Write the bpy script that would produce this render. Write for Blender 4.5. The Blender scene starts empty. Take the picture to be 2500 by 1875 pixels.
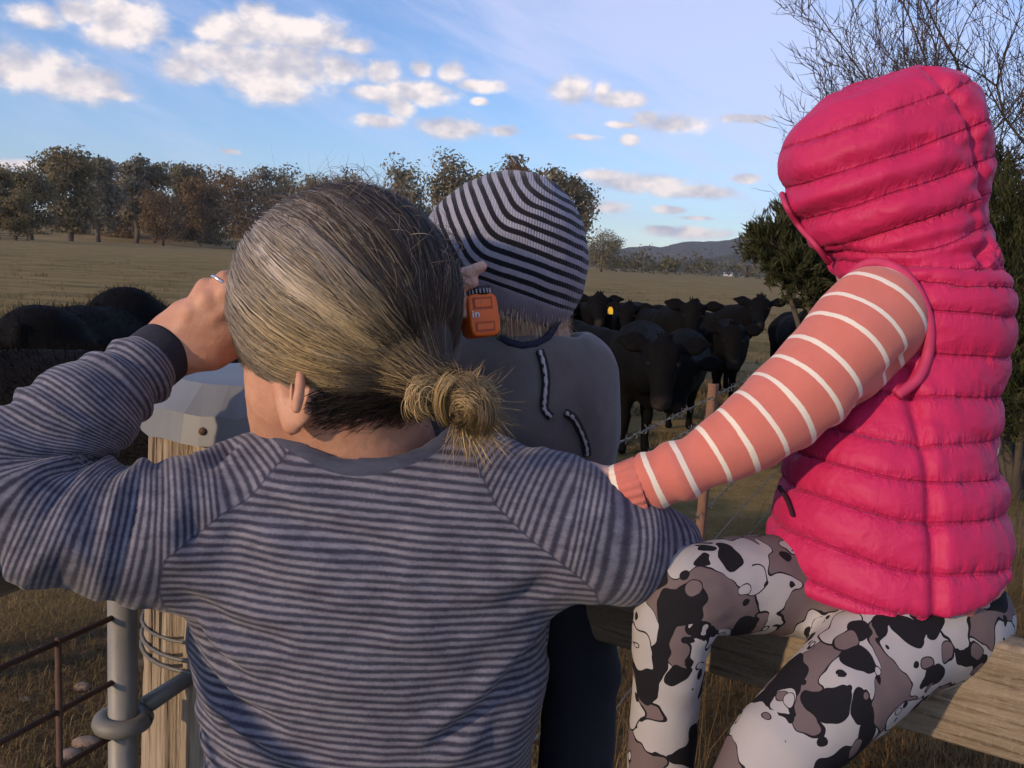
import bpy, math, random
import numpy as np
from mathutils import Vector, Matrix, Euler

random.seed(7)
RNG = np.random.default_rng(11)
scene = bpy.context.scene
COL = scene.collection
PI = math.pi
rad = math.radians

# ------------------------------------------------------------------ camera
FPX, CX, CY = 2165.0, 1250.0, 937.5           # focal length / centre in photo pixels
CAM_Z = 1.5
cam_data = bpy.data.cameras.new('camera')
cam = bpy.data.objects.new('camera', cam_data)
COL.objects.link(cam)
cam_data.sensor_width = 36.0
cam_data.lens = 36.0 * FPX / 2500.0
cam_data.clip_start = 0.05
cam_data.clip_end = 30000
CAM_ROT = Euler((rad(90 - 7.81), 0, 0)).to_matrix() @ Matrix.Rotation(rad(3.3), 3, 'Z')
cam.matrix_world = Matrix.Translation((0, 0, CAM_Z)) @ CAM_ROT.to_4x4()
scene.camera = cam

# ------------------------------------------------------------------ world, sun, exposure
SUN_DIR = Vector((-0.75, -0.66, 0.0)).normalized()       # horizontal direction towards the sun
SUN_EL = rad(15)
world = bpy.data.worlds.new('World')
scene.world = world
world.use_nodes = True
world.cycles.sampling_method = 'MANUAL'
world.cycles.sample_map_resolution = 512
sun_data = bpy.data.lights.new('sun', 'SUN')
sun_data.energy = 2.7
sun_data.angle = rad(1.2)
sun_data.color = (1.0, 0.73, 0.47)
sun = bpy.data.objects.new('sun', sun_data)
COL.objects.link(sun)
sd = Vector((SUN_DIR.x * math.cos(SUN_EL), SUN_DIR.y * math.cos(SUN_EL), math.sin(SUN_EL)))
sun.rotation_euler = sd.to_track_quat('Z', 'Y').to_euler()
SKY_STRENGTH = 0.13

vs = scene.view_settings
vs.view_transform = 'Standard'
vs.look = 'None'
vs.exposure = 0.25
vs.gamma = 1.0
vs.use_curve_mapping = False
scene.render.engine = 'CYCLES'
scene.cycles.use_denoising = True
scene.cycles.max_bounces = 5
scene.cycles.diffuse_bounces = 2
scene.cycles.glossy_bounces = 2
scene.cycles.use_adaptive_sampling = True
scene.cycles.adaptive_threshold = 0.03
scene.cycles.transparent_max_bounces = 8
scene.cycles.volume_bounces = 0


def ray(u, v):
    return CAM_ROT @ Vector(((u - CX) / FPX, -(v - CY) / FPX, -1.0))


def P(u, v, d):
    """World point that lies d metres in front of the lens at photo position u, v."""
    r = ray(u, v)
    return Vector((0, 0, CAM_Z)) + r * d


def G(u, v, z=0.0):
    """World point on the level z."""
    r = ray(u, v)
    return Vector((0, 0, CAM_Z)) + r * ((z - CAM_Z) / r.z)


# ------------------------------------------------------------------ node helpers
class NT:
    def __init__(self, tree):
        self.t = tree
        self.n = tree.nodes
        self.l = tree.links

    def new(self, kind, **kw):
        nd = self.n.new(kind)
        for k, v in kw.items():
            setattr(nd, k, v)
        return nd

    def put(self, sock, val):
        if val is None:
            return
        if isinstance(val, bpy.types.NodeSocket):
            self.l.new(val, sock)
        else:
            if hasattr(sock.default_value, '__len__') and not hasattr(val, '__len__'):
                val = (val,) * len(sock.default_value)
            if hasattr(sock.default_value, '__len__') and len(sock.default_value) == 4 and len(val) == 3:
                val = (*val, 1)
            sock.default_value = val

    def math(self, op, a, b=None, c=None, clamp=False):
        nd = self.new('ShaderNodeMath', operation=op, use_clamp=clamp)
        self.put(nd.inputs[0], a)
        self.put(nd.inputs[1], b)
        self.put(nd.inputs[2], c)
        return nd.outputs[0]

    def vmath(self, op, a, b=None):
        nd = self.new('ShaderNodeVectorMath', operation=op)
        self.put(nd.inputs[0], a)
        self.put(nd.inputs[1], b)
        return nd.outputs['Value'] if op in ('DOT_PRODUCT', 'LENGTH', 'DISTANCE') else nd.outputs[0]

    def mix(self, f, a, b, mode='MIX'):
        nd = self.new('ShaderNodeMix', data_type='RGBA', blend_type=mode)
        self.put(nd.inputs[0], f)
        self.put(nd.inputs[6], a)
        self.put(nd.inputs[7], b)
        return nd.outputs[2]

    def noise(self, vec, scale, detail=4, rough=0.55, dist=0.0, dims='3D'):
        nd = self.new('ShaderNodeTexNoise', noise_dimensions=dims)
        self.put(nd.inputs['Vector'], vec)
        nd.inputs['Scale'].default_value = scale
        nd.inputs['Detail'].default_value = detail
        nd.inputs['Roughness'].default_value = rough
        nd.inputs['Distortion'].default_value = dist
        return nd.outputs['Fac']

    def ramp(self, f, stops, interp='LINEAR'):
        nd = self.new('ShaderNodeValToRGB')
        cr = nd.color_ramp
        cr.interpolation = interp
        while len(cr.elements) < len(stops):
            cr.elements.new(0.5)
        for e, (p, c) in zip(cr.elements, stops):
            e.position = p
            e.color = (*c, 1) if len(c) == 3 else c
        self.put(nd.inputs[0], f)
        return nd.outputs[0]

    def maprange(self, f, a, b, c=0.0, d=1.0, smooth=False):
        nd = self.new('ShaderNodeMapRange')
        if smooth:
            nd.interpolation_type = 'SMOOTHSTEP'
        self.put(nd.inputs[0], f)
        for i, x in enumerate((a, b, c, d)):
            self.put(nd.inputs[1 + i], x)
        return nd.outputs[0]

    def attr(self, name, out='Fac'):
        return self.new('ShaderNodeAttribute', attribute_name=name).outputs[out]

    def scalevec(self, vec, s):
        nd = self.new('ShaderNodeMapping')
        self.put(nd.inputs['Vector'], vec)
        nd.inputs['Scale'].default_value = s
        return nd.outputs[0]

    def bump(self, h, strength=0.3, dist=0.01, normal=None):
        nd = self.new('ShaderNodeBump')
        nd.inputs['Strength'].default_value = strength
        nd.inputs['Distance'].default_value = dist
        self.put(nd.inputs['Height'], h)
        self.put(nd.inputs['Normal'], normal)
        return nd.outputs[0]


MATS = {}


def material(name, build):
    """build(nt) -> dict of Principled inputs."""
    if name in MATS:
        return MATS[name]
    m = bpy.data.materials.new(name)
    m.use_nodes = True
    t = NT(m.node_tree)
    t.n.clear()
    out = t.new('ShaderNodeOutputMaterial')
    b = t.new('ShaderNodeBsdfPrincipled')
    t.l.new(b.outputs[0], out.inputs[0])
    t.bsdf = b
    d = build(t)
    b.inputs['Roughness'].default_value = 0.8
    for k, v in d.items():
        t.put(b.inputs[k], v)
    MATS[name] = m
    return m


def plain(name, col, rough=0.8, metal=0.0, vary=0.0, scale=30.0, **kw):
    def bld(t):
        c = col
        if vary:
            n = t.noise(t.new('ShaderNodeTexCoord').outputs['Object'], scale, 5)
            c = t.mix(n, tuple(x * (1 - vary) for x in col), tuple(min(1, x * (1 + vary)) for x in col))
        return {'Base Color': c, 'Roughness': rough, 'Metallic': metal, **kw}
    return material(name, bld)


# ------------------------------------------------------------------ sky with clouds
def az_el(u, v):
    r = ray(u, v).normalized()
    return math.atan2(r.x, r.y), math.asin(r.z)


def build_world():
    t = NT(world.node_tree)
    t.n.clear()
    out = t.new('ShaderNodeOutputWorld')
    bg = t.new('ShaderNodeBackground')
    t.l.new(bg.outputs[0], out.inputs[0])
    bg.inputs[1].default_value = SKY_STRENGTH
    sky = t.new('ShaderNodeTexSky')
    sky.sky_type = 'NISHITA'
    sky.sun_disc = False
    sky.sun_elevation = SUN_EL
    sky.sun_rotation = math.atan2(sd.x, sd.y)
    sky.air_density = 1.0
    sky.dust_density = 0.15
    sky.ozone_density = 2.5
    d = t.new('ShaderNodeTexCoord').outputs['Generated']
    sep = t.new('ShaderNodeSeparateXYZ')
    t.put(sep.inputs[0], d)
    az = t.math('ARCTAN2', sep.outputs[0], sep.outputs[1])
    el = t.math('ARCSINE', sep.outputs[2])
    comb = t.new('ShaderNodeCombineXYZ')
    t.put(comb.inputs[0], az)
    t.put(comb.inputs[1], el)
    ae = comb.outputs[0]
    blobs = [(60,165,130,50),(175,200,130,42),(265,228,75,16),(85,40,65,28),(190,28,48,26),(300,45,95,55),(270,85,60,20),
             (632,38,50,38),(560,78,85,42),(715,80,135,45),(570,150,150,48),(705,160,140,66),(455,172,66,32),(830,168,85,34),
             (670,212,110,36),(865,112,48,20),(500,80,30,20),(930,178,46,30),(1015,225,105,26),(925,228,75,22),(925,296,66,18),
             (975,258,36,30),(1105,178,40,28),(1170,208,72,16),(1030,168,30,18),(1108,314,95,24),(1228,320,48,14),(1170,248,22,10),
             (1392,224,54,36),(1515,242,66,20),(1472,222,22,20),(1648,302,88,28),(1580,290,36,18),(1815,290,70,10),(1520,305,40,8),
             (1575,447,135,24),(1680,468,120,18),(1475,430,60,16),(1480,506,52,16),(1640,512,46,9),(1700,532,40,6),(1680,568,108,15),
             (1620,560,50,10),(45,404,90,12),(275,420,32,8),(560,370,28,8),(1825,435,36,13),(1345,425,40,8),(1420,335,40,8),(1540,342,24,14)]
    mask = None
    for (u, v, ru, rv) in blobs:
        a0, e0 = az_el(u, v)
        mp = t.new('ShaderNodeMapping', vector_type='TEXTURE')
        t.put(mp.inputs['Vector'], ae)
        mp.inputs['Location'].default_value = (a0, e0, 0)
        mp.inputs['Scale'].default_value = (ru * 1.85 / FPX, rv * 1.95 / FPX, 1)
        gr = t.new('ShaderNodeTexGradient', gradient_type='SPHERICAL')
        t.l.new(mp.outputs[0], gr.inputs[0])
        mask = gr.outputs['Fac'] if mask is None else t.math('MAXIMUM', mask, gr.outputs['Fac'])
    mask = t.math('SUBTRACT', t.math('MULTIPLY', mask, 2.2), 0.82)
    # clouds elsewhere in the sky go on in the same manner
    wide = t.noise(t.scalevec(ae, (2.2, 5.0, 1)), 1.6, 2, 0.5)
    behind = t.maprange(t.math('ABSOLUTE', az), 0.7, 1.1, 0, 1, True)
    gen = t.math('SUBTRACT', t.math('MULTIPLY', t.math('SUBTRACT', wide, 0.5), 4.0), 0.35)
    gen = t.math('ADD', gen, t.math('MULTIPLY', t.math('SUBTRACT', behind, 1.0), 3.0))
    mask = t.math('MAXIMUM', mask, gen)
    n1 = t.noise(t.scalevec(ae, (1, 1.5, 1)), 15, 6, 0.60)
    n2 = t.noise(t.scalevec(ae, (1, 1.35, 1)), 46, 3, 0.6)
    nn = t.math('ADD', t.math('MULTIPLY', t.math('SUBTRACT', n1, 0.5), 2.0), t.math('MULTIPLY', t.math('SUBTRACT', n2, 0.5), 0.9))
    dens = t.math('ADD', mask, nn)
    alpha = t.maprange(dens, -0.12, 0.85, 0, 0.95, True)
    off = t.vmath('ADD', t.scalevec(ae, (1, 1.5, 1)), (-0.008, 0.022, 0))
    n3 = t.noise(off, 15, 3, 0.55)
    lit = t.math('ADD', t.math('ADD', t.math('MULTIPLY', t.math('SUBTRACT', n1, n3), 3.6), t.math('MULTIPLY', dens, 0.16)), 0.46)
    cc = t.ramp(lit, [(0.0, (3.7, 3.65, 4.4)), (0.45, (5.0, 4.7, 5.0)), (1.0, (7.6, 6.7, 6.3))])
    # high thin veil, upper right
    a1, e1 = az_el(1780, 120)
    nd = t.new('ShaderNodeVectorMath', operation='SUBTRACT')
    t.put(nd.inputs[0], ae)
    nd.inputs[1].default_value = (a1, e1, 0)
    mp = t.new('ShaderNodeMapping')
    t.put(mp.inputs['Vector'], nd.outputs[0])
    mp.inputs['Rotation'].default_value = (0, 0, rad(20))
    rot = mp.outputs[0]
    k = t.new('ShaderNodeVectorMath', operation='MULTIPLY')
    t.put(k.inputs[0], rot)
    k.inputs[1].default_value = (1.9, 6.0, 0)
    vm = t.math('SUBTRACT', 1.0, t.vmath('LENGTH', k.outputs[0]))
    vm = t.math('MAXIMUM', vm, t.math('MULTIPLY', behind, 0.25))
    vn = t.noise(t.scalevec(rot, (1.2, 6, 1)), 5, 6, 0.6, 0.4)
    veil = t.maprange(t.math('ADD', vm, t.math('MULTIPLY', t.math('SUBTRACT', vn, 0.5), 1.5)), -0.2, 0.75, 0, 0.62, True)
    clear = t.mix(1.0, sky.outputs[0], (0.90, 1.02, 1.32), 'MULTIPLY')
    base = t.mix(veil, clear, (5.1, 5.3, 7.1))
    colr = t.mix(alpha, base, cc)
    t.put(bg.inputs[0], colr)


build_world()


# ------------------------------------------------------------------ object helpers
def tag(o, label=None, cat=None, group=None, kind=None):
    if label:
        o['label'] = label
    if cat:
        o['category'] = cat
    if group:
        o['group'] = group
    if kind:
        o['kind'] = kind
    return o


def empty(name, loc, label=None, cat=None, group=None):
    o = bpy.data.objects.new(name, None)
    COL.objects.link(o)
    o.location = loc
    o.empty_display_size = 0.1
    return tag(o, label, cat, group)


def mesh_obj(name, verts, faces, mat=None, parent=None, smooth=True, attrs=None, colors=None):
    """verts: Nx3 array in world space; faces: MxK array (one K) or a list of lists."""
    me = bpy.data.meshes.new(name)
    verts = np.asarray(verts, dtype=np.float32)
    if parent is not None:
        verts = verts - np.array(parent_loc(parent), dtype=np.float32)
    if isinstance(faces, np.ndarray):
        k = faces.shape[1]
        me.vertices.add(len(verts))
        me.vertices.foreach_set('co', verts.ravel())
        me.loops.add(faces.size)
        me.loops.foreach_set('vertex_index', faces.ravel().astype(np.int32))
        me.polygons.add(len(faces))
        me.polygons.foreach_set('loop_start', np.arange(0, faces.size, k, dtype=np.int32))
        try:
            me.polygons.foreach_set('loop_total', np.full(len(faces), k, dtype=np.int32))
        except Exception:
            pass
        me.update(calc_edges=True)
    else:
        me.from_pydata(verts.tolist(), [], faces)
        me.update()
    me.validate()
    if smooth:
        me.polygons.foreach_set('use_smooth', np.ones(len(me.polygons), dtype=bool))
    for nm, arr in (attrs or {}).items():
        arr = np.asarray(arr, dtype=np.float32)
        if arr.ndim == 2:
            a = me.attributes.new(nm, 'FLOAT_VECTOR', 'POINT')
            a.data.foreach_set('vector', arr.ravel())
        else:
            a = me.attributes.new(nm, 'FLOAT', 'POINT')
            a.data.foreach_set('value', arr)
    if mat:
        me.materials.append(mat)
    o = bpy.data.objects.new(name, me)
    COL.objects.link(o)
    if parent is not None:
        o.parent = parent
    return o


def parent_loc(p):
    """World location of a (translation-only) chain."""
    v = Vector(p.location)
    while p.parent is not None:
        p = p.parent
        v = v + Vector(p.location)
    return v


class MB:
    """Collects simple pieces into one mesh."""
    def __init__(self):
        self.v, self.f = [], []

    def add(self, vs_, fs):
        o = len(self.v)
        self.v += [tuple(x) for x in vs_]
        self.f += [[i + o for i in q] for q in fs]
        return self

    def box(self, c, size, rot=None):
        R = rot or Matrix.Identity(3)
        c = Vector(c)
        sx, sy, sz = (s / 2 for s in size)
        p = [c + R @ Vector((x * sx, y * sy, z * sz)) for x in (-1, 1) for y in (-1, 1) for z in (-1, 1)]
        return self.add(p, [(0, 1, 3, 2), (4, 6, 7, 5), (0, 4, 5, 1), (2, 3, 7, 6), (0, 2, 6, 4), (1, 5, 7, 3)])

    def tube(self, pts, radii, n=8, caps=True):
        pts = [Vector(p) for p in pts]
        if not hasattr(radii, '__len__'):
            radii = [radii] * len(pts)
        up = None
        vs_, fs = [], []
        for i, p in enumerate(pts):
            a = pts[max(0, i - 1)]
            b = pts[min(len(pts) - 1, i + 1)]
            tng = (b - a).normalized()
            if up is None:
                up = Vector((0, 0, 1)) if abs(tng.z) < 0.9 else Vector((1, 0, 0))
            x = tng.cross(up)
            if x.length < 1e-6:
                x = tng.orthogonal()
            x.normalize()
            y = x.cross(tng).normalized()
            up = y
            for k in range(n):
                a_ = 2 * PI * k / n
                vs_.append(p + (x * math.cos(a_) + y * math.sin(a_)) * radii[i])
        for i in range(len(pts) - 1):
            for k in range(n):
                k2 = (k + 1) % n
                fs.append((i * n + k, i * n + k2, (i + 1) * n + k2, (i + 1) * n + k))
        if caps:
            fs.append(tuple(range(n))[::-1])
            fs.append(tuple((len(pts) - 1) * n + k for k in range(n)))
        return self.add(vs_, fs)

    def build(self, name, mat, parent=None, smooth=True):
        return mesh_obj(name, np.array(self.v), self.f, mat, parent, smooth)


def copy_tree(o, parent=None):
    c = o.copy()
    COL.objects.link(c)
    c.parent = parent
    for ch in list(o.children):
        copy_tree(ch, c)
    return c


# ------------------------------------------------------------------ numpy noise + implicit surfaces
def _hash(ix, iy, iz, seed):
    h = (ix.astype(np.int64) * 374761393 + iy.astype(np.int64) * 668265263 + iz.astype(np.int64) * 2147483647 + seed * 974711) & 0xffffffff
    h = ((h ^ (h >> 13)) * 1274126177) & 0xffffffff
    h = h ^ (h >> 16)
    return (h & 0xffff).astype(np.float32) / 32767.5 - 1.0


def vnoise(p, scale=1.0, seed=0, octaves=1):
    """Smooth value noise in -1..1 at points p (N,3)."""
    out = np.zeros(len(p), dtype=np.float32)
    amp, tot = 1.0, 0.0
    q = np.asarray(p, dtype=np.float64) * scale
    for o in range(octaves):
        i = np.floor(q).astype(np.int64)
        f = (q - i).astype(np.float32)
        f = f * f * (3 - 2 * f)
        r = np.zeros(len(p), dtype=np.float32)
        for dx in (0, 1):
            wx = f[:, 0] if dx else 1 - f[:, 0]
            for dy in (0, 1):
                wy = f[:, 1] if dy else 1 - f[:, 1]
                for dz in (0, 1):
                    wz = f[:, 2] if dz else 1 - f[:, 2]
                    r += wx * wy * wz * _hash(i[:, 0] + dx, i[:, 1] + dy, i[:, 2] + dz, seed + o * 17)
        out += amp * r
        tot += amp
        amp *= 0.5
        q = q * 2.03
    return out / tot


def sstep(a, b, x):
    t_ = np.clip((x - a) / (b - a), 0, 1)
    return t_ * t_ * (3 - 2 * t_)


class Chain:
    """Round-cone chain through pts with radii; squash=(axis vector, factor) flattens it along an axis."""
    def __init__(self, pts, radii, squash=None):
        self.p = np.array([tuple(x) for x in pts], dtype=np.float32)
        self.r = np.array(radii, dtype=np.float32)
        self.M = None
        if squash:
            ax = np.array(Vector(squash[0]).normalized(), dtype=np.float32)
            self.M = np.eye(3, dtype=np.float32) + (1.0 / squash[1] - 1.0) * np.outer(ax, ax)
            self.f = min(1.0, squash[1])
        self.lo = (self.p - self.r[:, None]).min(0)
        self.hi = (self.p + self.r[:, None]).max(0)

    def param(self, X):
        """distance, arc length along the chain (metres)."""
        pp = self.p
        if self.M is not None:
            X = X @ self.M.T
            pp = pp @ self.M.T
        best = np.full(X.shape[:-1], 1e9, dtype=np.float32)
        par = np.zeros_like(best)
        acc = 0.0
        L = np.linalg.norm(np.diff(self.p, axis=0), axis=1)
        if len(pp) == 1:
            return np.linalg.norm(X - pp[0], axis=-1) - self.r[0], par
        for i in range(len(pp) - 1):
            a, b = pp[i], pp[i + 1]
            ab = b - a
            t_ = np.clip(((X - a) @ ab) / max(1e-9, float(ab @ ab)), 0, 1)
            dd = np.sqrt(((X - a - t_[..., None] * ab) ** 2).sum(-1)) - (self.r[i] + t_ * (self.r[i + 1] - self.r[i]))
            m = dd < best
            best = np.where(m, dd, best)
            par = np.where(m, acc + t_ * L[i], par)
            acc += L[i]
        return best, par

    def arc(self, X, tau=0.012):
        """Smooth arc length that keeps running past joints and ends."""
        num = np.zeros(len(X))
        den = np.zeros(len(X)) + 1e-12
        acc = 0.0
        L = np.linalg.norm(np.diff(self.p, axis=0), axis=1)
        n = len(L)
        D, S = [], []
        for i in range(n):
            a, b = self.p[i], self.p[i + 1]
            ab = b - a
            t_ = ((X - a) @ ab) / float(ab @ ab)
            tc = np.clip(t_, 0, 1)
            D.append(np.sqrt(((X - a - tc[:, None] * ab) ** 2).sum(-1)) - (self.r[i] + tc * (self.r[i + 1] - self.r[i])))
            lim = 0.6
            S.append(acc + np.clip(t_, -9 if i == 0 else -lim, 9 if i == n - 1 else 1 + lim) * L[i])
            acc += L[i]
        m = np.min(D, axis=0)
        for d, s in zip(D, S):
            w = np.exp(-(d - m) / tau)
            num += w * s
            den += w
        return (num / den).astype(np.float32)

    def __call__(self, X):
        d = self.param(X)[0]
        return d * self.f if self.M is not None else d


class Ell:
    """Ellipsoid with half axes r and rotation R (3x3, columns are the axes)."""
    def __init__(self, c, r, R=None):
        self.c = np.array(tuple(c), dtype=np.float32)
        self.r = np.array(r, dtype=np.float32)
        self.R = np.array(R if R is not None else np.eye(3), dtype=np.float32)
        ext = np.sqrt(((self.R * self.r[None, :]) ** 2).sum(1))
        self.lo, self.hi = self.c - ext, self.c + ext

    def __call__(self, X):
        q = (X - self.c) @ self.R
        k0 = np.sqrt(((q / self.r) ** 2).sum(-1))
        k1 = np.sqrt(((q / self.r ** 2) ** 2).sum(-1)) + 1e-9
        return k0 * (k0 - 1.0) / k1


class Vol:
    def __init__(self, h):
        self.h = h
        self.ops = []

    def add(self, prim, k=0.02):
        self.ops.append(('+', prim, k))
        return self

    def sub(self, prim, k=0.01):
        self.ops.append(('-', prim, k))
        return self

    def build(self):
        h = self.h
        pad = 4 * h + 0.01
        lo = np.min([p.lo for s, p, k in self.ops if s == '+'], axis=0) - pad
        hi = np.max([p.hi for s, p, k in self.ops if s == '+'], axis=0) + pad
        n = np.ceil((hi - lo) / h).astype(int) + 1
        F = np.full(tuple(n), 0.5, dtype=np.float32)
        ax = [lo[i] + h * np.arange(n[i], dtype=np.float32) for i in range(3)]
        for s, p, k in self.ops:
            a = np.clip(np.floor((p.lo - k * 1.2 - 3 * h - lo) / h).astype(int), 0, n - 1)
            b = np.clip(np.ceil((p.hi + k * 1.2 + 3 * h - lo) / h).astype(int) + 1, 1, n)
            if np.any(b <= a):
                continue
            sl = tuple(slice(a[i], b[i]) for i in range(3))
            X = np.stack(np.meshgrid(*[ax[i][sl[i]] for i in range(3)], indexing='ij'), -1)
            d = p(X)
            cur = F[sl]
            if s == '+':
                hh = np.clip(0.5 + 0.5 * (cur - d) / k, 0, 1)
                F[sl] = cur * (1 - hh) + d * hh - k * hh * (1 - hh)
            else:
                d = -d
                hh = np.clip(0.5 - 0.5 * (cur - d) / k, 0, 1)
                F[sl] = cur * (1 - hh) + d * hh + k * hh * (1 - hh)
        return surface_nets(F, lo, h)


def surface_nets(F, lo, h):
    S = F < 0
    n = np.array(F.shape)
    c = [slice(0, -1), slice(1, None)]
    cnt = np.zeros(n - 1, dtype=np.int8)
    for i in (0, 1):
        for j in (0, 1):
            for k in (0, 1):
                cnt += S[c[i], c[j], c[k]]
    act = (cnt > 0) & (cnt < 8)
    idx = np.full(act.shape, -1, dtype=np.int64)
    cells = np.argwhere(act)
    idx[act] = np.arange(len(cells))
    acc = np.zeros((len(cells), 3), dtype=np.float64)
    num = np.zeros(len(cells))
    offs = [(i, j, k) for i in (0, 1) for j in (0, 1) for k in (0, 1)]
    vals = {o: F[cells[:, 0] + o[0], cells[:, 1] + o[1], cells[:, 2] + o[2]] for o in offs}
    for o in offs:
        for a in range(3):
            if o[a] == 0:
                o2 = list(o)
                o2[a] = 1
                o2 = tuple(o2)
                v0, v1 = vals[o], vals[o2]
                m = (v0 < 0) != (v1 < 0)
                t_ = np.where(m, v0 / np.where(m, v0 - v1, 1), 0)
                for b in range(3):
                    acc[:, b] += np.where(m, o[b] + (t_ if b == a else 0), 0)
                num += m
    verts = (cells + acc / num[:, None]) * h + lo
    faces = []
    for a in range(3):
        b, cc = (a + 1) % 3, (a + 2) % 3
        s0 = [slice(None)] * 3
        s1 = [slice(None)] * 3
        s0[a], s1[a] = slice(0, -1), slice(1, None)
        A, B = S[tuple(s0)], S[tuple(s1)]
        e = np.argwhere(A != B)
        e = e[(e[:, b] > 0) & (e[:, cc] > 0) & (e[:, b] < n[b] - 1) & (e[:, cc] < n[cc] - 1)]
        fl = A[e[:, 0], e[:, 1], e[:, 2]]

        def cell(db, dc):
            q = e.copy()
            q[:, b] += db
            q[:, cc] += dc
            return idx[q[:, 0], q[:, 1], q[:, 2]]
        q = np.stack([cell(-1, -1), cell(0, -1), cell(0, 0), cell(-1, 0)], 1)
        q[~fl] = q[~fl][:, ::-1]
        faces.append(q)
    return verts.astype(np.float32), np.concatenate(faces)


def vnormals(V, Fc):
    a, b, c = V[Fc[:, 0]], V[Fc[:, 1]], V[Fc[:, 2]]
    fn = np.cross(c - a, V[Fc[:, 3]] - b) if Fc.shape[1] == 4 else np.cross(b - a, c - a)
    N = np.zeros_like(V)
    for i in range(Fc.shape[1]):
        np.add.at(N, Fc[:, i], fn)
    return N / (np.linalg.norm(N, axis=1, keepdims=True) + 1e-12)


def relax(V, Fc, it=2, f=0.5):
    """Laplacian smoothing over quads."""
    for _ in range(it):
        A = np.zeros_like(V)
        n = np.zeros(len(V), dtype=np.float32)
        k = Fc.shape[1]
        for i in range(k):
            a, b = Fc[:, i], Fc[:, (i + 1) % k]
            np.add.at(A, a, V[b])
            np.add.at(A, b, V[a])
            np.add.at(n, a, 1)
            np.add.at(n, b, 1)
        V = V + f * (A / n[:, None] - V)
    return V


# ================================================================== SETTING
def mat_ground(t):
    pos = t.new('ShaderNodeNewGeometry').outputs['Position']
    big = t.noise(pos, 0.045, 5, 0.6)
    mid = t.noise(t.scalevec(pos, (0.5, 1.4, 1)), 0.55, 6, 0.65)
    fine = t.noise(pos, 9, 6, 0.7)
    vf = t.noise(pos, 60, 3, 0.6)
    a = t.mix(t.maprange(big, 0.35, 0.65), (0.255, 0.172, 0.062), (0.165, 0.132, 0.046))
    a = t.mix(t.maprange(mid, 0.36, 0.66), a, (0.37, 0.255, 0.105))
    a = t.mix(t.maprange(mid, 0.46, 0.30), a, (0.085, 0.095, 0.032))
    a = t.mix(t.maprange(fine, 0.35, 0.8, 0, 0.6), a, (0.085, 0.06, 0.026))
    # bare reddish soil around the gate
    sp = t.new('ShaderNodeSeparateXYZ')
    t.put(sp.inputs[0], pos)
    d = t.vmath('DISTANCE', t.scalevec(pos, (1, 1, 0)), (-1.3, 2.4, 0))
    near = t.maprange(t.math('ADD', d, t.math('MULTIPLY', t.noise(pos, 2.4, 5, 0.7), 2.2)), 1.6, 3.1, 1, 0, True)
    soil = t.mix(t.maprange(fine, 0.3, 0.75), (0.105, 0.062, 0.040), (0.20, 0.125, 0.082))
    a = t.mix(t.math('MULTIPLY', near, 0.85), a, soil)
    h = t.math('ADD', t.math('MULTIPLY', fine, 1.0), t.math('MULTIPLY', vf, 0.35))
    return {'Base Color': a, 'Roughness': 0.95, 'Normal': t.bump(h, 0.9, 0.05), 'Specular IOR Level': 0.1}


M_GROUND = material('dry_pasture', mat_ground)


def ground():
    na, nr = 300, 150
    rr = np.concatenate([[0.0], np.geomspace(0.25, 9500, nr)])
    th = np.linspace(0, 2 * PI, na, endpoint=False)
    R_, T_ = np.meshgrid(rr[1:], th, indexing='ij')
    x, y = R_ * np.sin(T_), R_ * np.cos(T_)
    p = np.stack([x.ravel(), y.ravel(), np.zeros(x.size)], 1)
    z = vnoise(p, 0.35, 3, 2) * 0.05 + vnoise(p, 2.2, 5, 2) * 0.018
    z *= 1 - sstep(40, 90, np.hypot(p[:, 0], p[:, 1]))
    p[:, 2] = z - 0.015
    V = np.concatenate([[[0, 0, -0.015]], p])
    F = []
    i = np.arange(nr - 1)[:, None] * na
    k = np.arange(na)[None, :]
    k2 = (k + 1) % na
    q = np.stack([1 + i + k, 1 + i + k2, 1 + i + na + k2, 1 + i + na + k], -1).reshape(-1, 4)[:, ::-1]
    o = mesh_obj('ground', V, q, M_GROUND)
    return tag(o, kind='structure')


ground()


def ground_z(x, y):
    p = np.array([[x, y, 0.0]])
    return float(vnoise(p, 0.35, 3, 2)[0] * 0.05 + vnoise(p, 2.2, 5, 2)[0] * 0.018 - 0.015)


# ---- hills
def hill(name, dist, prof, depth, rough, mat, amp, seed):
    """prof: list of (u, v) ridge points in the photo turned into ridge heights at that distance."""
    pr = sorted((math.atan2(ray(u, v).x, ray(u, v).y), ray(u, v).z / math.hypot(ray(u, v).x, ray(u, v).y) * dist + CAM_Z) for u, v in prof)
    pa, ph = [a for a, _ in pr], [h for _, h in pr]
    nA, nD = 900, 26
    az = np.linspace(-1.1, 1.1, nA)
    hh = np.interp(az, pa, ph)
    V = []
    for j in range(nD):
        f = j / (nD - 1)
        r = dist - depth + 2 * depth * f
        s = math.sin(f * PI) ** 0.8 if 0 < f < 1 else 0
        p = np.stack([r * np.sin(az), r * np.cos(az), np.zeros(nA)], 1)
        z = hh * s * (1 + 0.10 * vnoise(p, 1 / 500, seed, 3)) + amp * s * vnoise(p, rough, seed + 3, 2)
        p[:, 2] = z - 3 * (1 - s)
        V.append(p)
    V = np.concatenate(V)
    i = np.arange(nD - 1)[:, None] * nA
    k = np.arange(nA - 1)[None, :]
    q = np.stack([i + k, i + k + 1, i + nA + k + 1, i + nA + k], -1).reshape(-1, 4)
    return tag(mesh_obj(name, V, q, mat), kind='structure')


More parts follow.
